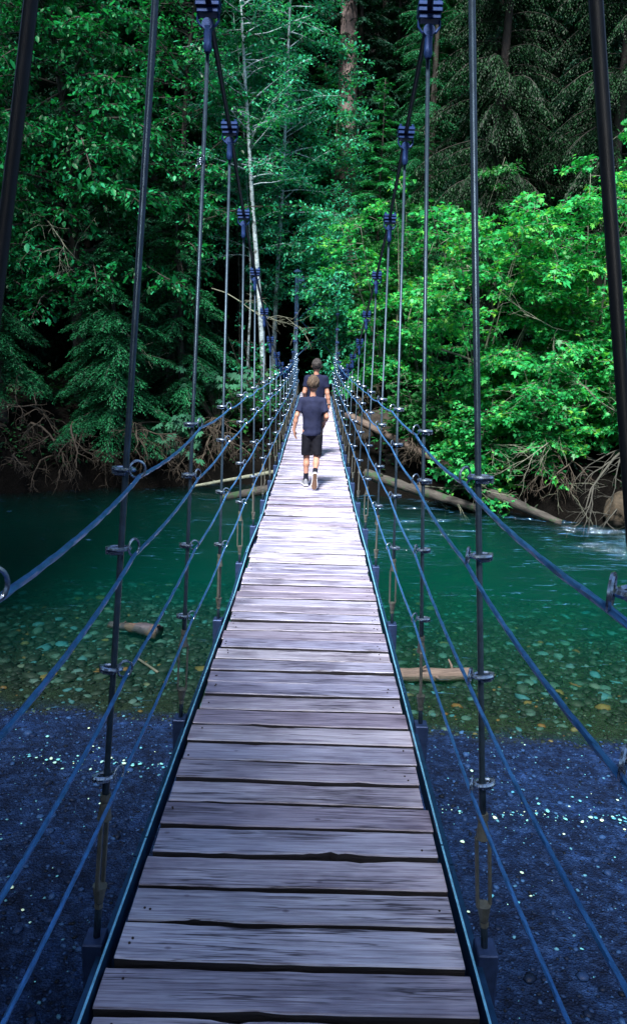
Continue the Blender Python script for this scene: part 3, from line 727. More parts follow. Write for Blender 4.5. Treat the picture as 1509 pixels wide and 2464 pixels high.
def conifer(name, label, base, H=14, r0=.2, z0=1.5, L0=2.6, nb=120, seed=1, lmat='hemlock', bark='bark_dark', droop=.9, group=None, leaf=.085, dens=1.0, taper=1.0, hang=.0, az=None, cat='conifer', elev=.10):
    rg = np.random.RandomState(seed); root = empty(name, base); tag(root, label, cat, group)
    wood = MB(); lv = Leaves()
    T = curve_pts((0, 0, -.3), (0, 0, 1), H + .3, 12, 0, .012, rg); wood.tube(T, np.linspace(r0, .012, len(T)), 10)
    for q in range(nb):
        t = z0 / H + (1 - z0 / H) * (q + rg.rand()) / nb; p, _ = sample(T, [t]); p = p[0]
        a = q * 2.4 + rg.rand() if az is None else az[0] + (rg.rand() - .5) * az[1]
        tt = (t - z0 / H) / (1 - z0 / H); L = max(.25, L0 * (1 - tt) ** taper * rg.uniform(.7, 1.15))
        B = curve_pts(p, (math.cos(a), math.sin(a), elev + .35 * tt), L, 7, droop, .04, rg)
        wood.tube(B, np.linspace(.006 + .012 * L / L0, .003, len(B)), 4, caps=False)
        ns = int(L / .085 * dens) + 2; ts = np.linspace(.08, 1, ns)
        for i_, t_ in enumerate(ts):
            sp_, sd2 = sample(B, [t_]); sp_ = sp_[0]; sd2 = nz(*sd2[0]); side = nz(*np.cross(sd2, (0, 0, 1))) * (1 if i_ % 2 else -1)
            l2 = (.42 * L * (1 - t_) ** .8 + .10) * rg.uniform(.7, 1.2); l2 = min(l2, .8)
            dd = nz(*(side + sd2 * .9 + np.array((0, 0, -.15 - hang + .2 * rg.randn()))))
            nl = int(l2 / .028 * dens) + 2; u_ = np.linspace(0, 1, nl)
            lp = sp_ + dd * (u_ * l2)[:, None]; lp[:, 2] -= (.28 + hang) * l2 * u_ ** 2 + 0
            sgn = np.where(np.arange(nl) % 2 == 0, 1, -1)[:, None]
            s2 = nz(*np.cross(dd, (0, 0, 1))); ld = dd * .8 + s2 * sgn * .8 + rg.randn(nl, 3) * .18; ld[:, 2] -= .12 + hang * .8
            nn_ = rg.randn(nl, 3) * .22; nn_[:, 2] += 1
            lv.add(lp + rg.randn(nl, 3) * .012, ld, nn_, leaf * rg.uniform(.7, 1.25, nl) * (1.15 - .5 * u_))
    wood.build('trunk', M[bark], root); lv.mesh('crown', TPL_NEED, M[lmat], root)
    return root

def bare(name, label, cat, base, d, L, r0=.03, seed=1, mat='twig', depth=3, nsub=5, droop=.2, wig=.16, group=None, spreadv=.8):
    rg = np.random.RandomState(seed); wood = MB()
    def go(p, d, L, r_, k):
        P = curve_pts(p, d, L, 7, droop, wig, rg); wood.tube(P, np.linspace(r_, max(.003, r_ * .25), len(P)), 6 if k == depth else 4)
        if k <= 1: return
        for q in range(nsub):
            t = .2 + .75 * (q + rg.rand()) / nsub; a, b_ = sample(P, [t]); go(a[0], nz(*b_[0]) + rg.randn(3) * spreadv * .6, L * rg.uniform(.3, .6) * (1.15 - t * .5), r_ * .5 * (1.1 - .5 * t), k - 1)
    go(np.zeros(3), d, L, r0, depth)
    o = wood.build(name, M[mat], None, True, base); return tag(o, label, cat, group)
def GZ(x, y): return float(ground_z(x, y))
def gb(x, y, dz=-.05): return (x, y, GZ(x, y) + dz)

# -- left bank: the overhanging alder and the hemlocks under it
broadleaf('alder_tree', 'leafy alder leaning out over the far left bank with dull green heart-shaped leaves', 'tree', gb(-7.6, 25.2), H=15, crown0=3.6, L0=4.6, nprim=80, sub_step=.24, leaf=.13, leafstep=.048,
          seed=21, bark='bark_dark', lmat='alder', bias=(.45, -.9), biasw=.5, r0=.22, lean=(.04, -.05), droop=.75, elev=.35, top=.6)
broadleaf('alder_tree', 'alder at the far left edge, its crown dim and cut by the picture border', 'tree', gb(-11.4, 26.6), H=15, crown0=4.2, L0=4.2, nprim=60, sub_step=.26, leaf=.13, leafstep=.055,
          seed=22, bark='bark_dark', lmat='alder', bias=(.5, -.8), biasw=.4, r0=.2, droop=.7, top=.6)
broadleaf('alder_tree', 'alder with hanging leafy boughs behind the first tall left hanger rod', 'tree', gb(-5.0, 26.8), H=16, crown0=5.0, L0=3.4, nprim=70, sub_step=.24, leaf=.11, leafstep=.045,
          seed=23, bark='bark_dark', lmat='alder', bias=(0, -1), biasw=.3, r0=.15, droop=.6, top=.6)
conifer('hemlock_tree', 'hemlock with drooping green boughs over the root tangle of the left bank', gb(-6.0, 23.9), H=6.8, z0=.9, L0=2.5, nb=90, leaf=.11, dens=1.15, seed=31, lmat='hemlock', az=(-PI / 2, 4.4), droop=1.0, r0=.14, taper=.7)
conifer('hemlock_tree', 'low hemlock at the left edge above the dark bank', gb(-9.4, 23.4), H=6.2, z0=1.2, L0=2.1, nb=80, leaf=.11, dens=1.15, seed=32, lmat='hemlock', az=(-PI / 2, 4.8), droop=1.0, r0=.12, taper=.7)
conifer('hemlock_tree', 'hemlock with a long bough reaching right towards the hangers, left of the plank deck', gb(-4.4, 25.8), H=9.0, z0=1.0, L0=2.4, nb=90, leaf=.11, dens=1.15, seed=33, lmat='hemlock', droop=.9, r0=.13, taper=.7)
# -- pale stemmed birches in the middle
broadleaf('birch_tree', 'slender birch with a white mottled trunk just left of the far tower', 'tree', gb(-1.72, 27.0), H=18, crown0=7.2, L0=2.8, nprim=100, sub_step=.19, leaf=.095, leafstep=.028,
          seed=41, lmat='birch', r0=.10, elev=.45, droop=.35, top=.6, spread=.14, lean=(-.055, 0), tw=.012, ts0=.34, bias=(0, 1), biasw=.35)
broadleaf('birch_tree', 'second pale birch, its trunk thinner and nearer the middle of the picture', 'tree', gb(-1.62, 29.9), H=19, crown0=6.4, L0=2.6, nprim=96, sub_step=.19, leaf=.10, leafstep=.028,
          seed=42, lmat='birch', r0=.10, elev=.4, droop=.3, top=.6, spread=.14, lean=(.0, 0), tw=.010, ts0=.34, bias=(0, 1), biasw=.45)
broadleaf('birch_tree', 'thin young birch stem close beside the first white birch trunk', 'tree', gb(-2.5, 28.4), H=14, crown0=5.0, L0=2.2, nprim=56, sub_step=.2, leaf=.09, leafstep=.034, seed=43, lmat='birch', r0=.05, elev=.45, droop=.3, lean=(.03, 0), spread=.12)
broadleaf('birch_tree', 'bushy pale-leaved tree standing over the far tower', 'tree', gb(.75, 31.2), H=12.5, crown0=3.6, L0=2.7, nprim=76, sub_step=.2, leaf=.10, leafstep=.034, seed=44, lmat='birch', bark='twig_dark', r0=.07, elev=.35, droop=.4, spread=.12, bias=(0, -1), biasw=.25)
# -- conifers behind
conifer('young_hemlock', 'young pointed hemlock right of the big brown trunk, its leader showing', gb(2.25, 30.2), H=11.0, z0=1.0, L0=2.3, nb=110, seed=51, lmat='fir', droop=.55, r0=.09, taper=.7, leaf=.12, dens=1.15)
conifer('young_hemlock', 'second young hemlock, a step right of the pointed one', gb(3.7, 31.4), H=10.2, z0=1.0, L0=2.1, nb=100, seed=52, lmat='hemlock', droop=.6, r0=.08, taper=.7, leaf=.12, dens=1.15)
o = conifer('big_conifer', 'huge old conifer whose furrowed brown trunk shows at the top of the picture', gb(1.15, 36.5), H=34, z0=17.5, L0=4.0, nb=60, seed=53, lmat='dark', bark='bark_brown', r0=.62, droop=.8, dens=.8)
conifer('young_hemlock', 'dense green hemlock hiding the foot of the big brown trunk', gb(.95, 33.4), H=12.2, z0=.8, L0=2.6, nb=130, seed=54, lmat='fir', droop=.6, r0=.1, taper=.55, leaf=.12)
conifer('young_hemlock', 'soft green hemlock behind the second young hemlock, up to the picture top', gb(4.9, 34.5), H=19, z0=2.0, L0=3.0, nb=150, seed=55, lmat='hemlock', droop=.7, r0=.16, taper=.6, leaf=.13)
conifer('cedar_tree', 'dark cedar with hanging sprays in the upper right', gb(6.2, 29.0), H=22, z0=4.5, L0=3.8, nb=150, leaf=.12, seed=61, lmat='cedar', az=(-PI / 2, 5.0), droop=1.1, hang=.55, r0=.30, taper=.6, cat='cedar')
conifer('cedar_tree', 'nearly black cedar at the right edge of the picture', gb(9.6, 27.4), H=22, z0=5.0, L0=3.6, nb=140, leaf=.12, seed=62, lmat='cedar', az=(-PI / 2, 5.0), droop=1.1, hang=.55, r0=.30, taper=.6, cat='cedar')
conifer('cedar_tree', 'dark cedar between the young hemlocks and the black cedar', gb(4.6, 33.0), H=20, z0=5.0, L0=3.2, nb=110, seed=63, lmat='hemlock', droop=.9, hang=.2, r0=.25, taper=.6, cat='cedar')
# filler forest: three trees, then copies of each standing behind one another up the slope
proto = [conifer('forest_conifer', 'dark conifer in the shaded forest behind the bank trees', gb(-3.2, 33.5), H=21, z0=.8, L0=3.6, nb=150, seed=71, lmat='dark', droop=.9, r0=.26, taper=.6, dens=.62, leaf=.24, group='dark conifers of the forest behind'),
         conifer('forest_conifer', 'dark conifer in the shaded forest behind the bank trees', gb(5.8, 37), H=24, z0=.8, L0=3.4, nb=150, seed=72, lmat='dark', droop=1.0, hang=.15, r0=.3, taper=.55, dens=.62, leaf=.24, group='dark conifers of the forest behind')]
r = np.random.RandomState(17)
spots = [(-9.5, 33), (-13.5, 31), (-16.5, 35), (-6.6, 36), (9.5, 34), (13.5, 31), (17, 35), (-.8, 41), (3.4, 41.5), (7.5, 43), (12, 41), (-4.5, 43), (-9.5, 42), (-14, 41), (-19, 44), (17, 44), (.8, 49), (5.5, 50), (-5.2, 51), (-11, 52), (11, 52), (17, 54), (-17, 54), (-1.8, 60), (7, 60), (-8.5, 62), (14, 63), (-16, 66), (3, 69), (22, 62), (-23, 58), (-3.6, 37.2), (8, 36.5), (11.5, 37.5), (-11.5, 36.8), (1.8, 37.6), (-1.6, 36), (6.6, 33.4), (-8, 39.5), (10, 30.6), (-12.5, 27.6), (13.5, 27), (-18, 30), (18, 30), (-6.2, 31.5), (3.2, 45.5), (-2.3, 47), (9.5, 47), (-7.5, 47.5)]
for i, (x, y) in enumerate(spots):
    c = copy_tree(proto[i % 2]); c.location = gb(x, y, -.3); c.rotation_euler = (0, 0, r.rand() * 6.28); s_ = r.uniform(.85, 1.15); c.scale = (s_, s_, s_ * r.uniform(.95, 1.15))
# -- right bank: vine maples
VM = dict(tpl=TPL_STAR, lmat='maple', bark='twig', leaf=.105, leafstep=.022, sub_step=.16, elev=.22, droop=.55, upness=.8, spread=.085, r0=.045, top=.6)
def stems(n_, h, seed, lx=0, ly=-.25, r_=.04):
    q = np.random.RandomState(seed); return [((lx + q.uniform(-.5, .5), ly + q.uniform(-.35, .25), 1), h * q.uniform(.7, 1.1), r_ * q.uniform(.7, 1.2)) for _ in range(n_)]
for i, (x, y, h, n_, L0, c0, lab, lm) in enumerate([
    (5.0, 23.6, 7.0, 7, 2.1, .9, 'large bright vine maple in the middle of the right bank', 'maple'),
    (8.1, 22.6, 7.0, 7, 2.1, 1.0, 'bright vine maple near the right edge with yellowing leaves at the top', 'maple'),
    (2.6, 26.0, 6.6, 5, 1.7, 1.0, 'vine maple close beside the right end of the bridge', 'maple'),
    (10.2, 22.6, 7.0, 5, 2.0, 1.0, 'vine maple cut by the right picture border', 'maple'),
    (6.7, 25.8, 8.6, 5, 2.0, 4.2, 'taller vine maple rising behind the other maples of the right bank', 'maple'),
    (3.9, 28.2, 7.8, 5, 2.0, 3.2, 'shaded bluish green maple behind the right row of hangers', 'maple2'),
    (6.4, 21.4, 3.4, 6, 1.6, .5, 'low maple bush hanging over the fallen logs', 'maple'),
    (4.7, 21.7, 2.7, 5, 1.3, .5, 'low bright maple bush between the mossy log and the large maple', 'maple'),
    (8.7, 20.8, 3.0, 5, 1.4, .5, 'low maple bush beside the brown boulder', 'maple'),
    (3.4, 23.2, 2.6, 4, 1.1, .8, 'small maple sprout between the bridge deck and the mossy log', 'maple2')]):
    kw = dict(VM); kw['lmat'] = lm
    broadleaf('vine_maple', lab, 'maple', gb(x, y), stems=stems(n_, h, 80 + i, ly=-.3), crown0=c0, L0=L0, nprim=int(13 * n_), seed=90 + i, bias=(0, -1), biasw=.3, **kw)
broadleaf('overhanging_tree', 'small leafy tree leaning from the right across the far tower', 'tree', gb(2.3, 27.4), H=6.5, crown0=2.2, L0=2.5, nprim=40, sub_step=.2, leaf=.10, leafstep=.035, seed=131, lmat='birch', bark='twig_dark', r0=.05, bias=(-1, .1), biasw=.7, lean=(-.12, 0), elev=.2, droop=.4, top=.8)
broadleaf('overhanging_tree', 'small leafy tree reaching from the left in front of the far tower', 'tree', gb(-2.9, 29.9), H=8.2, crown0=3.0, L0=2.6, nprim=34, sub_step=.2, leaf=.09, leafstep=.04, seed=132, lmat='birch', bark='twig_dark', r0=.05, bias=(1, -.1), biasw=.6, elev=.15, droop=.4, top=.8)
# -- low leafy things at the bridge's left end
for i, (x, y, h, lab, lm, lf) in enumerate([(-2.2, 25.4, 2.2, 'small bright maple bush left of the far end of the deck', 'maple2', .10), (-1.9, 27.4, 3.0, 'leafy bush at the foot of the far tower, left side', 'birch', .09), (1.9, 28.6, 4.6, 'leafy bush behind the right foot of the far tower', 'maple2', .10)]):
    broadleaf('leafy_bush', lab, 'bush', gb(x, y), stems=stems(4, h, 110 + i), crown0=.4, L0=1.1, nprim=36, seed=120 + i, tpl=TPL_STAR, lmat=lm, bark='twig_dark', leaf=lf, leafstep=.05, sub_step=.22, elev=.2, droop=.5, r0=.03, spread=.08)
def bigleaf(label, x, y, z, W, Hh, n_, seed, size=.3):
    rg = np.random.RandomState(seed); root = empty('big_leaf_maple', gb(x, y)); tag(root, label, 'maple'); gz = root.location[2]
    wood = MB(); lv = Leaves()
    for q in range(n_):
        tgt = np.array((rg.uniform(-W, W), rg.uniform(-.9, .3), z - gz + rg.uniform(-Hh, Hh)))
        P = curve_pts((0, 0, 0), tgt + np.array((0, 0, .6)), np.linalg.norm(tgt), 5, .5, .06, rg); P = P + (tgt - P[-1]) * np.linspace(0, 1, len(P))[:, None] ** 1.5
        wood.tube(P, np.linspace(.012, .004, len(P)), 5)
        lv.add(tgt[None], np.array([(rg.randn() * .5, -.75, -.45 + rg.randn() * .15)]), np.array([(rg.randn() * .25, -.55 + rg.randn() * .2, 1.)]), np.array([size * rg.uniform(.7, 1.15)]))
    wood.build('stem', M['twig_dark'], root); lv.mesh('foliage', TPL_PALM, M['bigleaf'], root)
bigleaf('big-leaf maple with broad lobed leaves low over the water, left of the deck', -4.2, 23.9, 1.6, .8, .75, 46, 5, .40)
bigleaf('big-leaf maple with broad leaves higher on the bank behind the second left hanger', -3.1, 25.2, 3.1, 1.1, .5, 44, 6, .42)
# -- bare branches and roots
for i, (x, y, z, d, L, r_, lab) in enumerate([
    (3.4, 21.9, 4.4, (1, -.1, -.30), 4.2, .035, 'long pale dead branch slanting down to the right through the maples'),
    (8.6, 21.8, 4.9, (-1, -.2, -.10), 3.8, .03, 'pale dead branch reaching left from the right edge maple'),
    (9.6, 20.9, 2.9, (-.9, -.5, -.42), 4.4, .06, 'thick bare branch arching down to the water at the far right'),
    (7.4, 20.8, .8, (-.5, -.1, 1), 3.2, .03, 'pale branch rising steeply from the fallen log'),
    (5.0, 21.6, .9, (.6, -.1, .8), 3.0, .028, 'thin bare branch standing over the mossy log'),
    (8.6, 25.2, 6.9, (-.8, -.6, .35), 2.8, .03, 'grey lichened branch high in front of the dark cedar'),
    (4.4, 27.0, 7.4, (.6, -.5, -.35), 2.4, .028, 'white twiggy branch at mid height behind the right tall hanger'),
    (2.6, 21.8, .6, (.9, -.3, .15), 2.6, .025, 'tangle of thin dead twigs beside the right edge of the deck'),
    (9.3, 20.6, 1.2, (-.8, -.35, -.2), 3.0, .035, 'low bare branch dipping into the river near the right rock'),
    (7.0, 23.6, 6.0, (.25, -.3, -1), 3.8, .045, 'dark thin trunk leaning through the brightest maple leaves')]):
    bare('dead_branch', lab, 'branch', (x, y, z), d, L, r_, 200 + i, 'twig' if i not in (9, 2, 8) else 'twig_dark', 3, 6, .15, .13, 'bare branches of the right bank')
for i, (x, y, z, d, L, lab) in enumerate([
    (-5.8, 24.4, 6.6, (-.8, -.5, .1), 3.0, 'bare pale branch in the middle of the left alder'),
    (-6.6, 23.6, 5.6, (.9, -.2, -.35), 2.6, 'crooked bare branch hanging below the left alder leaves'),
    (-8.4, 24.2, 8.0, (.8, -.4, -.2), 3.0, 'bare twiggy branch high on the left'),
    (-3.4, 25.6, 6.1, (1, -.2, -.1), 3.4, 'pale branch crossing towards the far tower from the left')]):
    bare('dead_branch', lab, 'branch', (x, y, z), d, L, .022, 230 + i, 'twig', 3, 5, .2, .2, 'bare branches of the left bank')
for i, (x, y, z, d, L, lab) in enumerate([
    (4.2, 22.0, 1.7, (.5, -.6, -.1), 2.6, 'thin bare twigs just over the mossy log, first from the deck'),
    (5.6, 21.6, 2.0, (.3, -.8, -.2), 2.8, 'bare twigs hanging over the tip of the long fallen trunk'),
    (6.8, 21.2, 2.4, (-.6, -.6, -.3), 3.0, 'spreading bare twigs under the brightest maple'),
    (7.8, 20.9, 1.5, (-.9, -.4, .1), 3.0, 'nearly level bare branch a little above the water on the right'),
    (8.9, 20.4, 2.6, (-.5, -.7, .2), 2.8, 'forked pale twigs in front of the right edge maple'),
    (6.0, 21.0, .6, (.8, -.5, .35), 2.4, 'curved bare twigs rising from the waterline at the brown log'),
    (4.8, 22.6, 3.0, (.9, -.6, .2), 3.2, 'slender pale twigs among the low leaves of the large maple')]):
    bare('dead_branch', lab, 'branch', (x, y, z), d, L, .022, 260 + i, 'twig', 3, 6, .35, .18, 'bare branches of the right bank')
names = ['at the left picture border', 'second from the left picture border', 'under the low left-edge hemlock', 'left of the drooping hemlock', 'right under the drooping hemlock', 'just right of the drooping hemlock', 'behind the lower first left hanger', 'between the first two left hangers', 'left of the big-leaf maple', 'beside the stem of the big-leaf maple', 'by the second left hanger', 'last before the thin speckled log']
for i in range(12):
    x = -9.6 + i * .62 + r.uniform(-.1, .1); y = float(far_shore(x)) + .85
    o = bare('exposed_root', '%s of brown roots on the left bank, %s' % (['knotted clump', 'arching clump', 'thin clump'][i % 3], names[i]), 'roots',
         gb(x, y, .55), (r.uniform(-1.2, 1.2), -.8, .35), 2.3, .042, 300 + i, 'root', 3, 9, 1.1, .24, 'root tangle on the left bank', 1.7)
for i in range(9):
    x = -9.4 + i * .8 + r.uniform(-.15, .15)
    bare('exposed_root', 'short roots trailing to the left waterline, %s' % ['at the picture border', 'next to the border', 'below the low left-edge hemlock', 'below the drooping hemlock', 'right of the drooping hemlock', 'left of the first hanger rod', 'right of the first hanger rod', 'below the big-leaf maple', 'nearest the speckled log'][i], 'roots',
         gb(x, float(far_shore(x)) + .45, .25), (r.uniform(-1.5, 1.5), -.7, -.05), 1.5, .03, 360 + i, 'root', 3, 8, .5, .25, 'root tangle on the left bank', 1.5)
for i, (x, lab) in enumerate([(3.3, 'brown roots under the mossy log'), (4.6, 'brown root clump in the shade under the right maples'), (5.9, 'root clump left of the brown log tip'), (7.1, 'root clump at the waterline left of the brown rock'), (9.0, 'roots beside the brown rock at the right'), (1.9, 'small root clump next to the right end of the deck')]):
    bare('exposed_root', lab, 'roots', gb(x, float(far_shore(x)) + .9, .5), (r.uniform(-1, 1), -.8, .3), 2.1, .035, 330 + i, 'root', 3, 8, 1.0, .22, 'root tangle on the right bank', 1.6)
# -- fallen logs
def log(name, label, a, b_, r0, r1, mat, seed, cat='log', stubs=3, rough=.12, nseg=26, sides=18):
    rg = np.random.RandomState(seed); a = np.array(a, float); b_ = np.array(b_, float); L = np.linalg.norm(b_ - a); d = (b_ - a) / L
    me_loc = a.copy(); t = np.linspace(0, 1, nseg + 1); P = a + (b_ - a) * t[:, None] - me_loc
    side = nz(*np.cross(d, (0, 0, 1))); P += side * (.5 * r0 * vnoise(t * 3 + seed, 2.))[:, None]
    mb = MB(); mb.tube(P, r0 + (r1 - r0) * t, sides)
    v = mb.v[0]; ax_ = np.repeat(P, sides, 0); k = 1 + rough * vnoise(v[:, 0] * 5 + seed, v[:, 1] * 5, v[:, 2] * 5) + rough * .6 * vnoise(v[:, 0] * 17, v[:, 1] * 17 + seed, v[:, 2] * 17)
    v = ax_ + (v - ax_) * k[:, None]
    # broken ends
    for e_, s_ in ((0, -1), (nseg, 1)):
        sl = slice(e_ * sides, (e_ + 1) * sides); v[sl] += d * s_ * (np.abs(rg.randn(sides)) * r0 * .35)[:, None]
    mb.v[0] = v
    for q in range(stubs):
        tt = rg.uniform(.15, .9); p = P[int(tt * nseg)]; dd = nz(*(rg.randn(3) + np.array((0, 0, .8)))); rr_ = (r0 + (r1 - r0) * tt)
        mb.tube([p, p + dd * rr_ * 1.5, p + dd * rr_ * 2.2 + rg.randn(3) * .03], [rr_ * .3, rr_ * .2, rr_ * .1], 7)
    # object axis along the log so that the bark runs with it
    q = Matrix(); o = mb.build(name, M[mat], None, True, tuple(me_loc))
    X_ = Vector(d); Zx = Vector((0, 0, 1)); Yx = Zx.cross(X_).normalized(); Zx = X_.cross(Yx)
    rot = Matrix((X_, Yx, Zx)); o.data.transform(rot.to_4x4()); o.rotation_euler = rot.inverted().to_euler()
    return tag(o, label, cat)
log('driftwood_log', 'short broken log lying in the shallow water right of the deck', (1.05, 9.75, -.03), (2.25, 9.88, -.02), .098, .088, 'drift', 1, 'driftwood', 3, .16)
log('driftwood_log', 'dark wet log half sunk in the shallows on the left with a broken brown end', (-3.15, 11.6, -.10), (-2.3, 11.25, -.04), .05, .11, 'drift_dark', 2, 'driftwood', 4, .3)
log('driftwood_stick', 'short yellowish stick under the shallow water on the left', (-2.42, 10.35, -.12), (-2.02, 9.85, -.10), .016, .020, 'drift', 3, 'driftwood', 1, .1, 10, 8)
log('fallen_trunk', 'long smooth pale fallen trunk sloping down from beside the deck into the right bank', (1.0, 23.5, 2.35), (5.2, 21.3, .55), .12, .09, 'drift', 4, 'log', 2, .05)
log('fallen_trunk', 'grey mossy log along the right waterline below the maples', (1.6, 22.2, .75), (4.6, 20.7, .12), .15, .11, 'log', 5, 'log', 6, .22)
log('fallen_trunk', 'brown log whose lichened tip reaches into the water at the right', (3.9, 21.6, .85), (6.5, 19.7, .02), .17, .10, 'log', 6, 'log', 5, .2)
log('fallen_trunk', 'dark rough trunk lying back up the bank behind the mossy log', (2.3, 23.6, 1.0), (5.4, 23.0, 1.4), .20, .15, 'mudroot', 7, 'log', 6, .25)
log('fallen_trunk', 'thin white speckled log over the water left of the deck', (-3.6, 22.9, .12), (-1.0, 23.2, .62), .045, .07, 'twig', 8, 'log', 3, .1)
log('fallen_trunk', 'stout grey log at the waterline just left of the deck', (-2.6, 21.9, .0), (-.9, 22.3, .28), .10, .16, 'log', 9, 'log', 3, .15)
def boulder(label, loc, d, seed, mat='rock'):
    bm = bmesh.new(); bmesh.ops.create_icosphere(bm, subdivisions=4, radius=1); me = bpy.data.meshes.new('boulder'); bm.to_mesh(me); bm.free()
    v = np.empty(len(me.vertices) * 3); me.vertices.foreach_get('co', v); v = v.reshape(-1, 3)
    k = 1 + .22 * vnoise(v[:, 0] * 1.6 + seed, v[:, 1] * 1.6, v[:, 2] * 1.6) + .10 * vnoise(v[:, 0] * 5, v[:, 1] * 5 + seed, v[:, 2] * 5) + .03 * vnoise(v[:, 0] * 14, v[:, 1] * 14, v[:, 2] * 14)
    v = v * k[:, None] * np.array(d); me.vertices.foreach_set('co', v.ravel()); me.materials.append(M[mat]); me.polygons.foreach_set('use_smooth', [True] * len(me.polygons))
    return tag(link('boulder', me, None, loc), label, 'rock')
import bmesh
boulder('rounded brown boulder at the waterline near the right picture edge', (8.2, 19.6, .40), (.55, .45, .55), 3)
boulder('upturned brown root mass beside the far right end of the deck', (2.0, 24.6, 1.9), (.7, .5, .6), 8, 'mudroot')
# undergrowth over the far bank and slope
r = np.random.RandomState(29); lv = Leaves(); Ng = 26000
xs = r.uniform(-15, 15, Ng); ys = far_shore(xs) + .35 + r.beta(1, 1.6, Ng) * 16; keep = ~((np.abs(xs) < .9) & (ys < 31)); xs, ys = xs[keep], ys[keep]
kk = vnoise(xs * .8, ys * .8, 3) + .3 * r.randn(len(xs)) > -.05; xs, ys = xs[kk], ys[kk]; Ng = len(xs)
hh = (.10 + .45 * r.rand(Ng) ** 1.5) * np.clip((ys - far_shore(xs)) / 2, .3, 1)
lv.add(np.stack([xs, ys, ground_z(xs, ys) + hh], 1), np.stack([r.randn(Ng), r.randn(Ng) - .4, -.3 + .3 * r.randn(Ng)], 1), np.stack([.4 * r.randn(Ng), .4 * r.randn(Ng), np.ones(Ng)], 1), r.uniform(.08, .2, Ng))
o = lv.mesh('undergrowth', TPL_OVAL, M['fern'], None); tag(o, 'low dark undergrowth covering the far bank below the trees', 'undergrowth', kind='stuff')
# -- unseen near-bank trees, added to shade the bridge start and the left side
for i, (x, y, sc_) in enumerate([(-3.5, -8.0, .46), (2.6, -9.0, .5), (-8.5, -8, .55), (8.0, -8, .5), (-15, -10, 1.3), (-19, -9, 1.6), (-24, -13, 1.7), (-17, -18, 1.7), (-9.6, 5.2, 1.65), (-13.5, 6.0, 1.75), (-11.5, 2.0, 1.5)]):
    c = copy_tree(proto[i % 2]); c.location = gb(x, y, -.2); c.scale = (sc_ * (1 if y < 0 else .8), sc_ * (1 if y < 0 else .8), sc_); c['group'] = 'conifers added for shade on the near bank'; c['label'] = 'unseen tall dark conifer added on the near bank to cast shade'
for i, (x, y, h) in enumerate([(-3.6, -6.3, 11.5), (3.8, -6.1, 12.0), (.2, -9.5, 12.5), (-8.2, -4.2, 12.0), (8.4, -4.0, 12.5)]):
    broadleaf('added_shade_tree', 'unseen broad leafy tree added behind the viewer to cast shade', 'tree', gb(x, y), H=h, crown0=5.2, L0=4.4, nprim=40, sub_step=.4, leaf=.34, leafstep=.11, seed=400 + i, bark='bark_dark', lmat='alder', tpl=TPL_DIAM, r0=.25, droop=.3, elev=.2, top=.7, upness=.8, spread=.25, group='broad trees added for shade on the near bank', twigs=False)
#PART3
# ------------------------------------------------------------------ people: smooth distance fields turned into one continuous skin each
def surface_net(fn, lo, hi, h):
    lo = np.array(lo, float); hi = np.array(hi, float); n_ = np.ceil((hi - lo) / h).astype(int) + 1
    ax_ = [lo[i] + h * np.arange(n_[i]) for i in range(3)]
    G = fn(*np.meshgrid(*ax_, indexing='ij')).astype(np.float32)
    s = G < 0; c = np.zeros(tuple(n_ - 1), int); acc = np.zeros(tuple(n_ - 1) + (3,), np.float32); cnt = np.zeros(tuple(n_ - 1), np.float32)
    sl = lambda o: tuple(slice(o[k], o[k] + n_[k] - 1) for k in range(3))
    corners = [(a, b_, c_) for a in (0, 1) for b_ in (0, 1) for c_ in (0, 1)]
    for a in corners:
        for k in range(3):
            if a[k] == 0:
                b_ = list(a); b_[k] = 1; ga, gb_ = G[sl(a)], G[sl(b_)]; cr = (ga < 0) != (gb_ < 0)
                t = np.where(cr, ga / np.where(cr, ga - gb_, 1), 0)
                for q in range(3): acc[..., q] += np.where(cr, a[q] + (t if q == k else 0), 0)
                cnt += cr
    act = cnt > 0; idx = -np.ones(act.shape, int); idx[act] = np.arange(act.sum())
    pos = acc[act] / cnt[act][:, None]; ijk = np.stack(np.nonzero(act), 1); Vv = lo + (ijk + pos) * h
    Fs = []
    for k in range(3):
        u_, v_ = (k + 1) % 3, (k + 2) % 3
        A = np.moveaxis(s, (k, u_, v_), (0, 1, 2)); ch = A[:-1, 1:-1, 1:-1] != A[1:, 1:-1, 1:-1]
        I_ = np.moveaxis(idx, (k, u_, v_), (0, 1, 2)); p = np.stack(np.nonzero(ch), 1); ins = A[:-1, 1:-1, 1:-1][ch]
        i, j, l = p[:, 0], p[:, 1] + 1, p[:, 2] + 1
        q = np.stack([I_[i, j - 1, l - 1], I_[i, j, l - 1], I_[i, j, l], I_[i, j - 1, l]], 1)
        q[~ins] = q[~ins][:, ::-1]; Fs.append(q)
    F_ = np.concatenate(Fs); F_ = F_[(F_ >= 0).all(1)]
    return Vv, F_
def smin(a, b_, k):
    h = np.clip(.5 + .5 * (b_ - a) / k, 0, 1); return b_ + (a - b_) * h - k * h * (1 - h)
def cone(X, Y, Z, a, b_, ra, rb, sc=(1, 1, 1)):
    a = np.array(a, float); b_ = np.array(b_, float); d = b_ - a; L2 = (d * d).sum()
    px, py, pz = X - a[0], Y - a[1], Z - a[2]; t = np.clip((px * d[0] + py * d[1] + pz * d[2]) / L2, 0, 1)
    return np.sqrt(((px - t * d[0]) / sc[0]) ** 2 + ((py - t * d[1]) / sc[1]) ** 2 + ((pz - t * d[2]) / sc[2]) ** 2) - (ra + (rb - ra) * t)
def ell(X, Y, Z, c, r_):
    q = np.sqrt(((X - c[0]) / r_[0]) ** 2 + ((Y - c[1]) / r_[1]) ** 2 + ((Z - c[2]) / r_[2]) ** 2); return (q - 1) * min(r_)
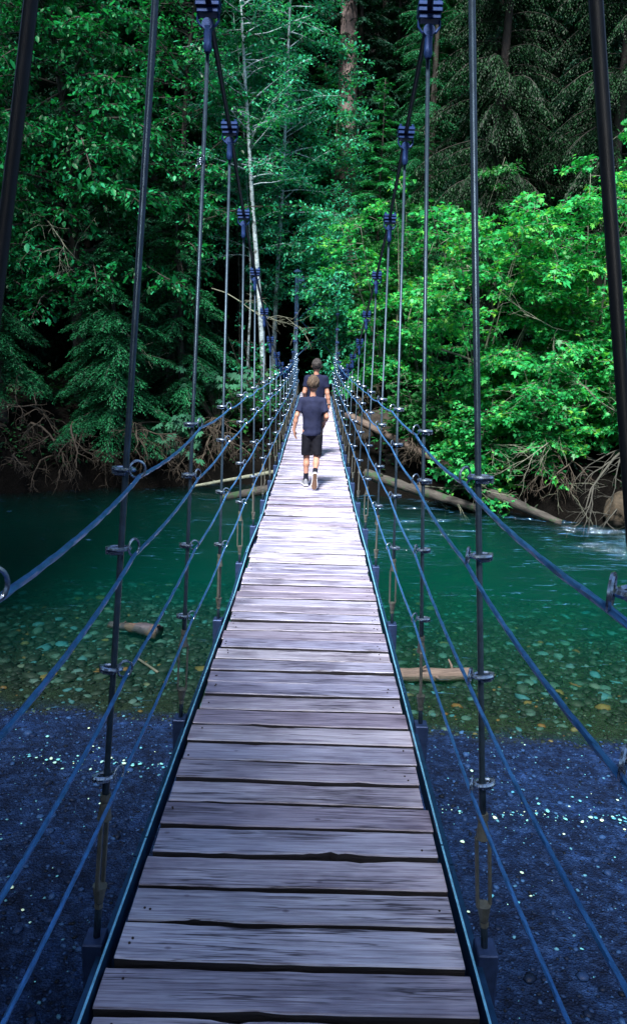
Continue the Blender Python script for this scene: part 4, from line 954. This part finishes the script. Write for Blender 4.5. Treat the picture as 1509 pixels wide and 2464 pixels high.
def clip_z(f, Z, lo=None, hi=None):
    if lo is not None: f = np.maximum(f, lo - Z)
    if hi is not None: f = np.maximum(f, Z - hi)
    return f
def finger_chain(P, wr, pd, nd, side, s=1.0, curl=.5, r_=.0072):
    """four fingers and a thumb: wr wrist, pd palm direction, nd the way the palm faces, side towards the thumb"""
    wr, pd, nd, side = [np.array(k, float) for k in (wr, pd, nd, side)]; out = []
    pc = wr + pd * .042 * s
    for i, (o_, L) in enumerate(((.026, .060), (.009, .070), (-.009, .066), (-.025, .052))):
        b_ = wr + pd * .072 * s + side * o_ * s; q = [b_]; d = pd.copy()
        for k, f in enumerate((.42, .32, .26)):
            an = curl * (.55 + .12 * i) * (1 + .2 * k); d = d * math.cos(an) + nd * math.sin(an); d /= np.linalg.norm(d); nd2 = nd - d * (nd @ d); q.append(q[-1] + d * L * s * f)
        out.append([(q[k], q[k + 1], r_ * s * (1.05 - .12 * k), r_ * s * (.95 - .12 * k)) for k in range(3)])
    b_ = wr + pd * .024 * s + side * .022 * s; m1 = b_ + (pd * .6 + side * .65 + nd * .2) * .034 * s; m2 = m1 + (pd * .95 + side * .1 + nd * .35) * .028 * s
    out.append([(b_, m1, .011 * s, .009 * s), (m1, m2, .009 * s, .0075 * s)])
    return pc, out

def person(name, label, loc, J, k, rz, mats, bottoms, watch=False, seed=1):
    """J joints in metres, k overall thickness"""
    root = empty(name, loc, rz); tag(root, label, 'person')
    hc = np.array(J['head']); hr = J['hr']
    def head(X, Y, Z):
        f = ell(X, Y, Z, hc + (0, -.006, .012), (hr * .78, hr * .95, hr * .98))
        f = smin(f, ell(X, Y, Z, hc + (0, .022, -.055 * hr / .1), (hr * .56, hr * .66, hr * .62)), .03)      # jaw
        f = smin(f, cone(X, Y, Z, hc + (0, hr * .93, .0), hc + (0, hr * 1.10, -.028), .009, .012), .012)       # nose
        f = smin(f, ell(X, Y, Z, hc + (0, hr * .86, -.058), (.022, .012, .007)), .006)                           # lips
        f = smin(f, ell(X, Y, Z, hc + (0, hr * .80, -.088), (.018, .016, .014)), .012)                           # chin
        for sx in (-1, 1):
            f = -smin(-f, ell(X, Y, Z, hc + (sx * .031, hr * .93, .008), (.016, .012, .010)), .008)              # eye hollows
            e_ = ell(X, Y, Z, hc + (sx * hr * .82, -.002, -.008), (.010, .017, .029)); e_ = np.maximum(e_, -ell(X, Y, Z, hc + (sx * (hr * .82 + .010), .004, -.006), (.006, .009, .017)))
            f = smin(f, e_, .008)
        return f
    hands = []
    def arms(X, Y, Z, grow=0.0):
        f = None
        for s_ in ('L', 'R'):
            sh, elb, wr = J['sh' + s_], J['el' + s_], J['wr' + s_]
            for g_ in (cone(X, Y, Z, sh, elb, .043 * k + grow, .036 * k + grow), cone(X, Y, Z, elb, np.array(elb) * .6 + np.array(wr) * .4, .036 * k + grow, .036 * k + grow), cone(X, Y, Z, np.array(elb) * .6 + np.array(wr) * .4, wr, .036 * k + grow, .0235 * k + grow, )):
                f = g_ if f is None else smin(f, g_, .015)
        return f
    def body(X, Y, Z):
        f = ell(X, Y, Z, J['chest'], (.150 * k, .092 * k, .17 * k))
        f = smin(f, cone(X, Y, Z, J['shL'], J['shR'], .042 * k, .042 * k), .05)
        f = smin(f, cone(X, Y, Z, J['chest'], J['pelvis'], .105 * k, .115 * k, (1.15, .85, 1)), .05)
        f = smin(f, cone(X, Y, Z, np.array(J['neck']) - (0, 0, .03), hc + (0, -.012, -.05), .050 * k, .044 * k), .03)
        f = smin(f, head(X, Y, Z), .02); f = smin(f, arms(X, Y, Z), .03)
        for s_ in ('L', 'R'):
            hp, kn, an = [np.array(J[q + s_], float) for q in ('hip', 'kn', 'an')]
            f = smin(f, cone(X, Y, Z, hp, kn, .078 * k, .050 * k), .03)
            cf = kn * .68 + an * .32; back = J.get('calf' + s_, (0, -.012, 0))
            f = smin(f, cone(X, Y, Z, kn, cf + back, .048 * k, .050 * k), .02); f = smin(f, cone(X, Y, Z, cf + back, an, .050 * k, .030 * k), .02)
            hl, toe = np.array(J['heel' + s_], float), np.array(J['toe' + s_], float)
            f = smin(f, cone(X, Y, Z, hl, toe, .026, .022), .02); f = smin(f, cone(X, Y, Z, an, hl * .7 + toe * .3, .028, .024), .02)
            pc, fg = finger_chain(None, J['wr' + s_], *J['hand' + s_])
            pd, nd, side = [np.array(q, float) for q in J['hand' + s_][:3]]
            w_ = np.array(J['wr' + s_], float)
            f = smin(f, cone(X, Y, Z, w_ + pd * .03 + side * .013, w_ + pd * .068 + side * .014, .0155, .0135), .012)
            f = smin(f, cone(X, Y, Z, w_ + pd * .03 - side * .012, w_ + pd * .066 - side * .014, .0150, .0125), .012)
            f = smin(f, cone(X, Y, Z, w_, w_ + pd * .045, .0215 * k, .017), .012)
            g_ = None
            for ch in fg:
                for (a, b_, r1, r2) in ch:
                    q = cone(X, Y, Z, a, b_, r1, r2); g_ = q if g_ is None else np.minimum(g_, q)
            f = smin(f, g_, .006)
        return f
    lo = J['lo']; hi = J['hi']
    Vv, Ff = surface_net(body, lo, hi, .0062); o = fastmesh('body', Vv, Ff, M['skin'], root, True)
    # hair
    def hair(X, Y, Z):
        f = ell(X, Y, Z, hc + (0, -.010, .020), (hr * .84 + .006, hr * .99 + .008, hr * .98 + .010)) + .006 * vnoise(X * 55, Y * 55, Z * 25) + .005 * vnoise(X * 120, Y * 120, Z * 50)
        line = hc[2] - .030 - .028 * np.clip(-(Y - hc[1]) / hr, -1, 1) + .006 * vnoise(X * 70, Y * 70) + np.where(Y - hc[1] > .3 * hr, .085 * np.clip((Y - hc[1]) / hr, 0, 1), 0)
        f = np.maximum(f, line - Z); 
        for sx in (-1, 1): f = np.maximum(f, -ell(X, Y, Z, hc + (sx * hr * .88, .004, -.010), (.022, .022, .032)))
        return f
    Vv, Ff = surface_net(hair, hc - (.12, .14, .12), hc + (.12, .14, .14), .0045); fastmesh('hair', Vv, Ff, mats['hair'], root, True)
    for sx in (-1, 1):
        bm = bmesh.new(); bmesh.ops.create_uvsphere(bm, u_segments=10, v_segments=8, radius=.0105); me = bpy.data.meshes.new('eye'); bm.to_mesh(me); bm.free(); me.materials.append(M['shoe_white'])
        link('eye', me, root, tuple(hc + (sx * .031, hr * .86, .008)))
    # shirt
    hem = J['hem']; rgn = seed * 7.3
    def shirt(X, Y, Z):
        wv = .007 * vnoise(X * 9 + rgn, Y * 9, Z * 5) + .0035 * vnoise(X * 22, Y * 22 + rgn, Z * 12)
        ch, pv = np.array(J['chest']), np.array(J['pelvis'])
        f = ell(X, Y, Z, ch + (0, 0, .01), (.168 * k, .112 * k, .19 * k))
        f = smin(f, cone(X, Y, Z, J['shL'], J['shR'], .055 * k, .055 * k), .05)
        f = smin(f, cone(X, Y, Z, ch, (pv[0], pv[1], hem - .05), .120 * k, .140 * k, (1.22, .90, 1)), .05)
        f = smin(f, cone(X, Y, Z, np.array(J['neck']) - (0, 0, .06), np.array(J['neck']) - (0, 0, .015), .085 * k, .055 * k), .03)
        f = clip_z(f, Z, hem + .008 * np.sin(X * 9 + rgn), J['neck'][2] + .012 - .05 * (Y - J['neck'][1]))
        for s_ in ('L', 'R'):
            sh, elb = np.array(J['sh' + s_], float), np.array(J['el' + s_], float); d = elb - sh; L = np.linalg.norm(d); d /= L; le = J['sleeve']
            a = cone(X, Y, Z, sh, sh + d * L, .057 * k, .060 * k)
            a = np.maximum(a, (X - sh[0]) * d[0] + (Y - sh[1]) * d[1] + (Z - sh[2]) * d[2] - L * le + .006 * vnoise(X * 30, Y * 30, 4.))
            f = smin(f, a, .028)
        f = f + wv + .005 * np.sin((Z - hem) * 60 + 4 * vnoise(X * 5, Y * 5)) * np.clip(1 - (Z - hem) / .16, 0, 1)
        # hollow neck, hem and cuffs
        inn = cone(X, Y, Z, np.array(J['neck']) - (0, 0, .03), hc, .054 * k, .054 * k)
        inn = np.minimum(inn, cone(X, Y, Z, (pv[0], pv[1], hem - .3), (pv[0], pv[1], hem - .10), .118 * k, .118 * k, (1.2, .86, 1)))
        for s_ in ('L', 'R'):
            sh, elb = np.array(J['sh' + s_], float), np.array(J['el' + s_], float); inn = np.minimum(inn, cone(X, Y, Z, sh * .45 + elb * .55, elb * 1.3 - sh * .3, .046 * k, .053 * k))
        return np.maximum(f, -inn)
    Vv, Ff = surface_net(shirt, (lo[0], lo[1], hem - .06), (hi[0], hi[1], J['neck'][2] + .08), .0062); fastmesh('t_shirt', Vv, Ff, mats['shirt'], root, True)
    # shorts or trousers
    def legsw(X, Y, Z):
        pv = np.array(J['pelvis']); f = ell(X, Y, Z, pv + (0, -.005, .0), (.150 * k, .118 * k, .14))
        for s_ in ('L', 'R'):
            hp, kn, an = [np.array(J[q + s_], float) for q in ('hip', 'kn', 'an')]
            a = cone(X, Y, Z, hp, kn + (kn - hp) * .1, .098 * k, .090 * k if bottoms == 'shorts' else .064 * k); b_ = J['bot' + s_]
            if bottoms == 'shorts':
                d = nz(*(kn - hp)); a = np.maximum(a, (X - kn[0]) * d[0] + (Y - kn[1]) * d[1] + (Z - kn[2]) * d[2] - b_)
            else: a = smin(a, cone(X, Y, Z, kn, an, .064 * k, .055 * k), .02); a = clip_z(a, Z, b_)
            f = smin(f, a, .018)
        f = clip_z(f, Z, None, hem + .03)
        f = f + .008 * vnoise(X * 10, Y * 10 + seed, Z * 8) + .004 * vnoise(X * 26, Y * 26, Z * 20 + seed)
        if bottoms == 'shorts':
            for s_ in ('L', 'R'):
                hp, kn = np.array(J['hip' + s_], float), np.array(J['kn' + s_], float); f = np.maximum(f, -cone(X, Y, Z, hp * .3 + kn * .7, kn * 1.2 - hp * .2, .062 * k, .078 * k))
        return f
    Vv, Ff = surface_net(legsw, (lo[0], lo[1], .02), (hi[0], hi[1], J['pelvis'][2] + .12), .0066); fastmesh('shorts' if bottoms == 'shorts' else 'trousers', Vv, Ff, mats['legs'], root, True)
    # socks and shoes
    for s_ in ('L', 'R'):
        an = np.array(J['an' + s_], float); kn = np.array(J['kn' + s_], float); hl, toe = np.array(J['heel' + s_], float), np.array(J['toe' + s_], float); up = np.array(J['up' + s_], float)
        d = kn - an; d /= np.linalg.norm(d)
        if bottoms == 'shorts':
            def sock(X, Y, Z):
                f = cone(X, Y, Z, an - d * .02, an + d * .11, .036 * k, .046 * k); f = smin(f, cone(X, Y, Z, an, hl * .6 + toe * .4, .036, .032), .02)
                return np.maximum(f, (X - an[0]) * d[0] + (Y - an[1]) * d[1] + (Z - an[2]) * d[2] - .085) + .002 * vnoise(X * 50, Y * 50, Z * 50)
            c_ = an + d * .03; Vv, Ff = surface_net(sock, c_ - .14, c_ + .14, .006); fastmesh('sock', Vv, Ff, M['sock'], root, True)
        fd = (toe - hl) / np.linalg.norm(toe - hl); sd = np.cross(fd, up); L = np.linalg.norm(toe - hl)
        def foot_uv(X, Y, Z):
            return ((X - hl[0]) * fd[0] + (Y - hl[1]) * fd[1] + (Z - hl[2]) * fd[2], (X - hl[0]) * sd[0] + (Y - hl[1]) * sd[1] + (Z - hl[2]) * sd[2], (X - hl[0]) * up[0] + (Y - hl[1]) * up[1] + (Z - hl[2]) * up[2])
        def wid(a): return np.interp(a, [-.035, -.01, .06, .15, L + .01, L + .035], [.022, .032, .031, .044, .034, .012])
        def upper(X, Y, Z):
            a, b_, c_ = foot_uv(X, Y, Z); top_ = np.interp(a, [-.03, .02, .08, .16, L + .03], [.070, .075, .058, .036, .012])
            f = np.sqrt((b_ / (wid(a) + .003)) ** 2 + (np.maximum(c_ + .012, 0) / (top_ + .012)) ** 2) - 1; f = f * .035
            f = np.maximum(np.maximum(f, -c_ - .013), np.maximum(-a - .036, a - L - .034))
            return f + .0015 * vnoise(X * 60, Y * 60, Z * 60)
        def mids(X, Y, Z):
            a, b_, c_ = foot_uv(X, Y, Z); f = np.abs(b_) - wid(a) - .006; return np.maximum(np.maximum(f, np.abs(c_ + .017) - .009), np.maximum(-a - .041, a - L - .040))
        def outs(X, Y, Z):
            a, b_, c_ = foot_uv(X, Y, Z); f = np.abs(b_) - wid(a) + .003 + .0015 * np.sin(a * 160) ; return np.maximum(np.maximum(f, np.abs(c_ + .0275) - .004), np.maximum(-a - .031, a - L - .029))
        c_ = (hl + toe) / 2; Vv, Ff = surface_net(upper, c_ - .20, c_ + .20, .0055); o = fastmesh('shoe', Vv, Ff, mats['shoe'], root, True)
        Vv, Ff = surface_net(mids, c_ - .20, c_ + .20, .0045); fastmesh('midsole', Vv, Ff, M['shoe_white'], o, True)
        Vv, Ff = surface_net(outs, c_ - .20, c_ + .20, .0035); fastmesh('outsole', Vv, Ff, M['sole'], o, True)
    if watch:
        w_ = np.array(J['wrR'], float); e_ = np.array(J['elR'], float); d = nz(*(e_ - w_)); mb = MB(); c_ = w_ + d * .018
        mb.tube([c_ - d * .009, c_ + d * .009], .0275 * k, 14); mb.box(c_ + np.array((.024, -.008, 0)) * k, (.012, .028, .028), bev=.003)
        mb.build('wristwatch', M['black'], root)
    return root

JB = dict(head=(.0, .02, 1.415), hr=.098, neck=(0, 0, 1.255), chest=(0, .0, 1.07), pelvis=(0.0, .0, .79), hem=.70, sleeve=.70,
          shL=(-.150, 0, 1.185), elL=(-.225, -.055, .985), wrL=(-.262, -.06, .79), shR=(.150, 0, 1.185), elR=(.205, -.06, .975), wrR=(.180, .115, .885),
          handL=((.22, .10, -.97), (.55, .1, .1), (.25, .96, .1), 1.0, .22), handR=((-.15, .72, -.62), (-.5, -.3, -.5), (-.35, .55, .7), 1.0, .7),
          hipL=(-.075, 0, .76), knL=(-.072, .03, .41), anL=(-.072, .0, .095), heelL=(-.072, -.035, .034), toeL=(-.095, .115, .034), upL=(0, 0, 1), botL=-.03,
          hipR=(.075, 0, .76), knR=(.075, -.02, .41), anR=(.058, -.315, .225), heelR=(.058, -.372, .215), toeR=(.052, -.345, .045), upR=(0, .985, .16), botR=-.03, calfR=(0, .0, -.012),
          lo=(-.32, -.46, -.02), hi=(.30, .22, 1.56))
bz = deck_z(10.3) + .002
person('person', 'child in a navy t-shirt and black shorts walking away with the right sole lifted', (-.005, 10.40, bz), JB, .87, 0,
       dict(hair=M['hair'], shirt=M['shirt'], legs=M['shorts'], shoe=M['shoe']), 'shorts', seed=1).scale = (.93, .975, .975)
JM = dict(head=(.0, .01, 1.555), hr=.098, neck=(0, 0, 1.40), chest=(0, .0, 1.20), pelvis=(0, .0, .88), hem=.84, sleeve=.62,
          shL=(-.152, 0, 1.335), elL=(-.200, -.03, 1.10), wrL=(-.175, .10, .89), shR=(.152, 0, 1.335), elR=(.195, -.03, 1.10), wrR=(.232, -.02, .885),
          handL=((.1, .35, -.93), (.6, .1, .1), (.1, .9, .3), 1.0, .4), handR=((-.10, .12, -.98), (-.6, .1, .1), (-.1, .98, .1), 1.05, .7),
          hipL=(-.08, 0, .86), knL=(-.08, .10, .48), anL=(-.075, .05, .095), heelL=(-.075, .01, .034), toeL=(-.095, .18, .034), upL=(0, 0, 1), botL=.07,
          hipR=(.08, 0, .86), knR=(.08, .0, .47), anR=(.075, -.18, .12), heelR=(.075, -.215, .062), toeR=(.08, -.05, .030), upR=(0, .18, .98), botR=.09, calfR=(0, -.006, 0),
          lo=(-.30, -.32, -.02), hi=(.30, .28, 1.72))
person('person', 'taller dark-haired person in a dark blue t-shirt and black trousers, wristwatch on, walking ahead', (.035, 13.5, deck_z(13.5) + .002), JM, 1.0, 0,
       dict(hair=M['hair2'], shirt=M['shirt2'], legs=M['jeans'], shoe=M['black']), 'trousers', watch=True, seed=2)
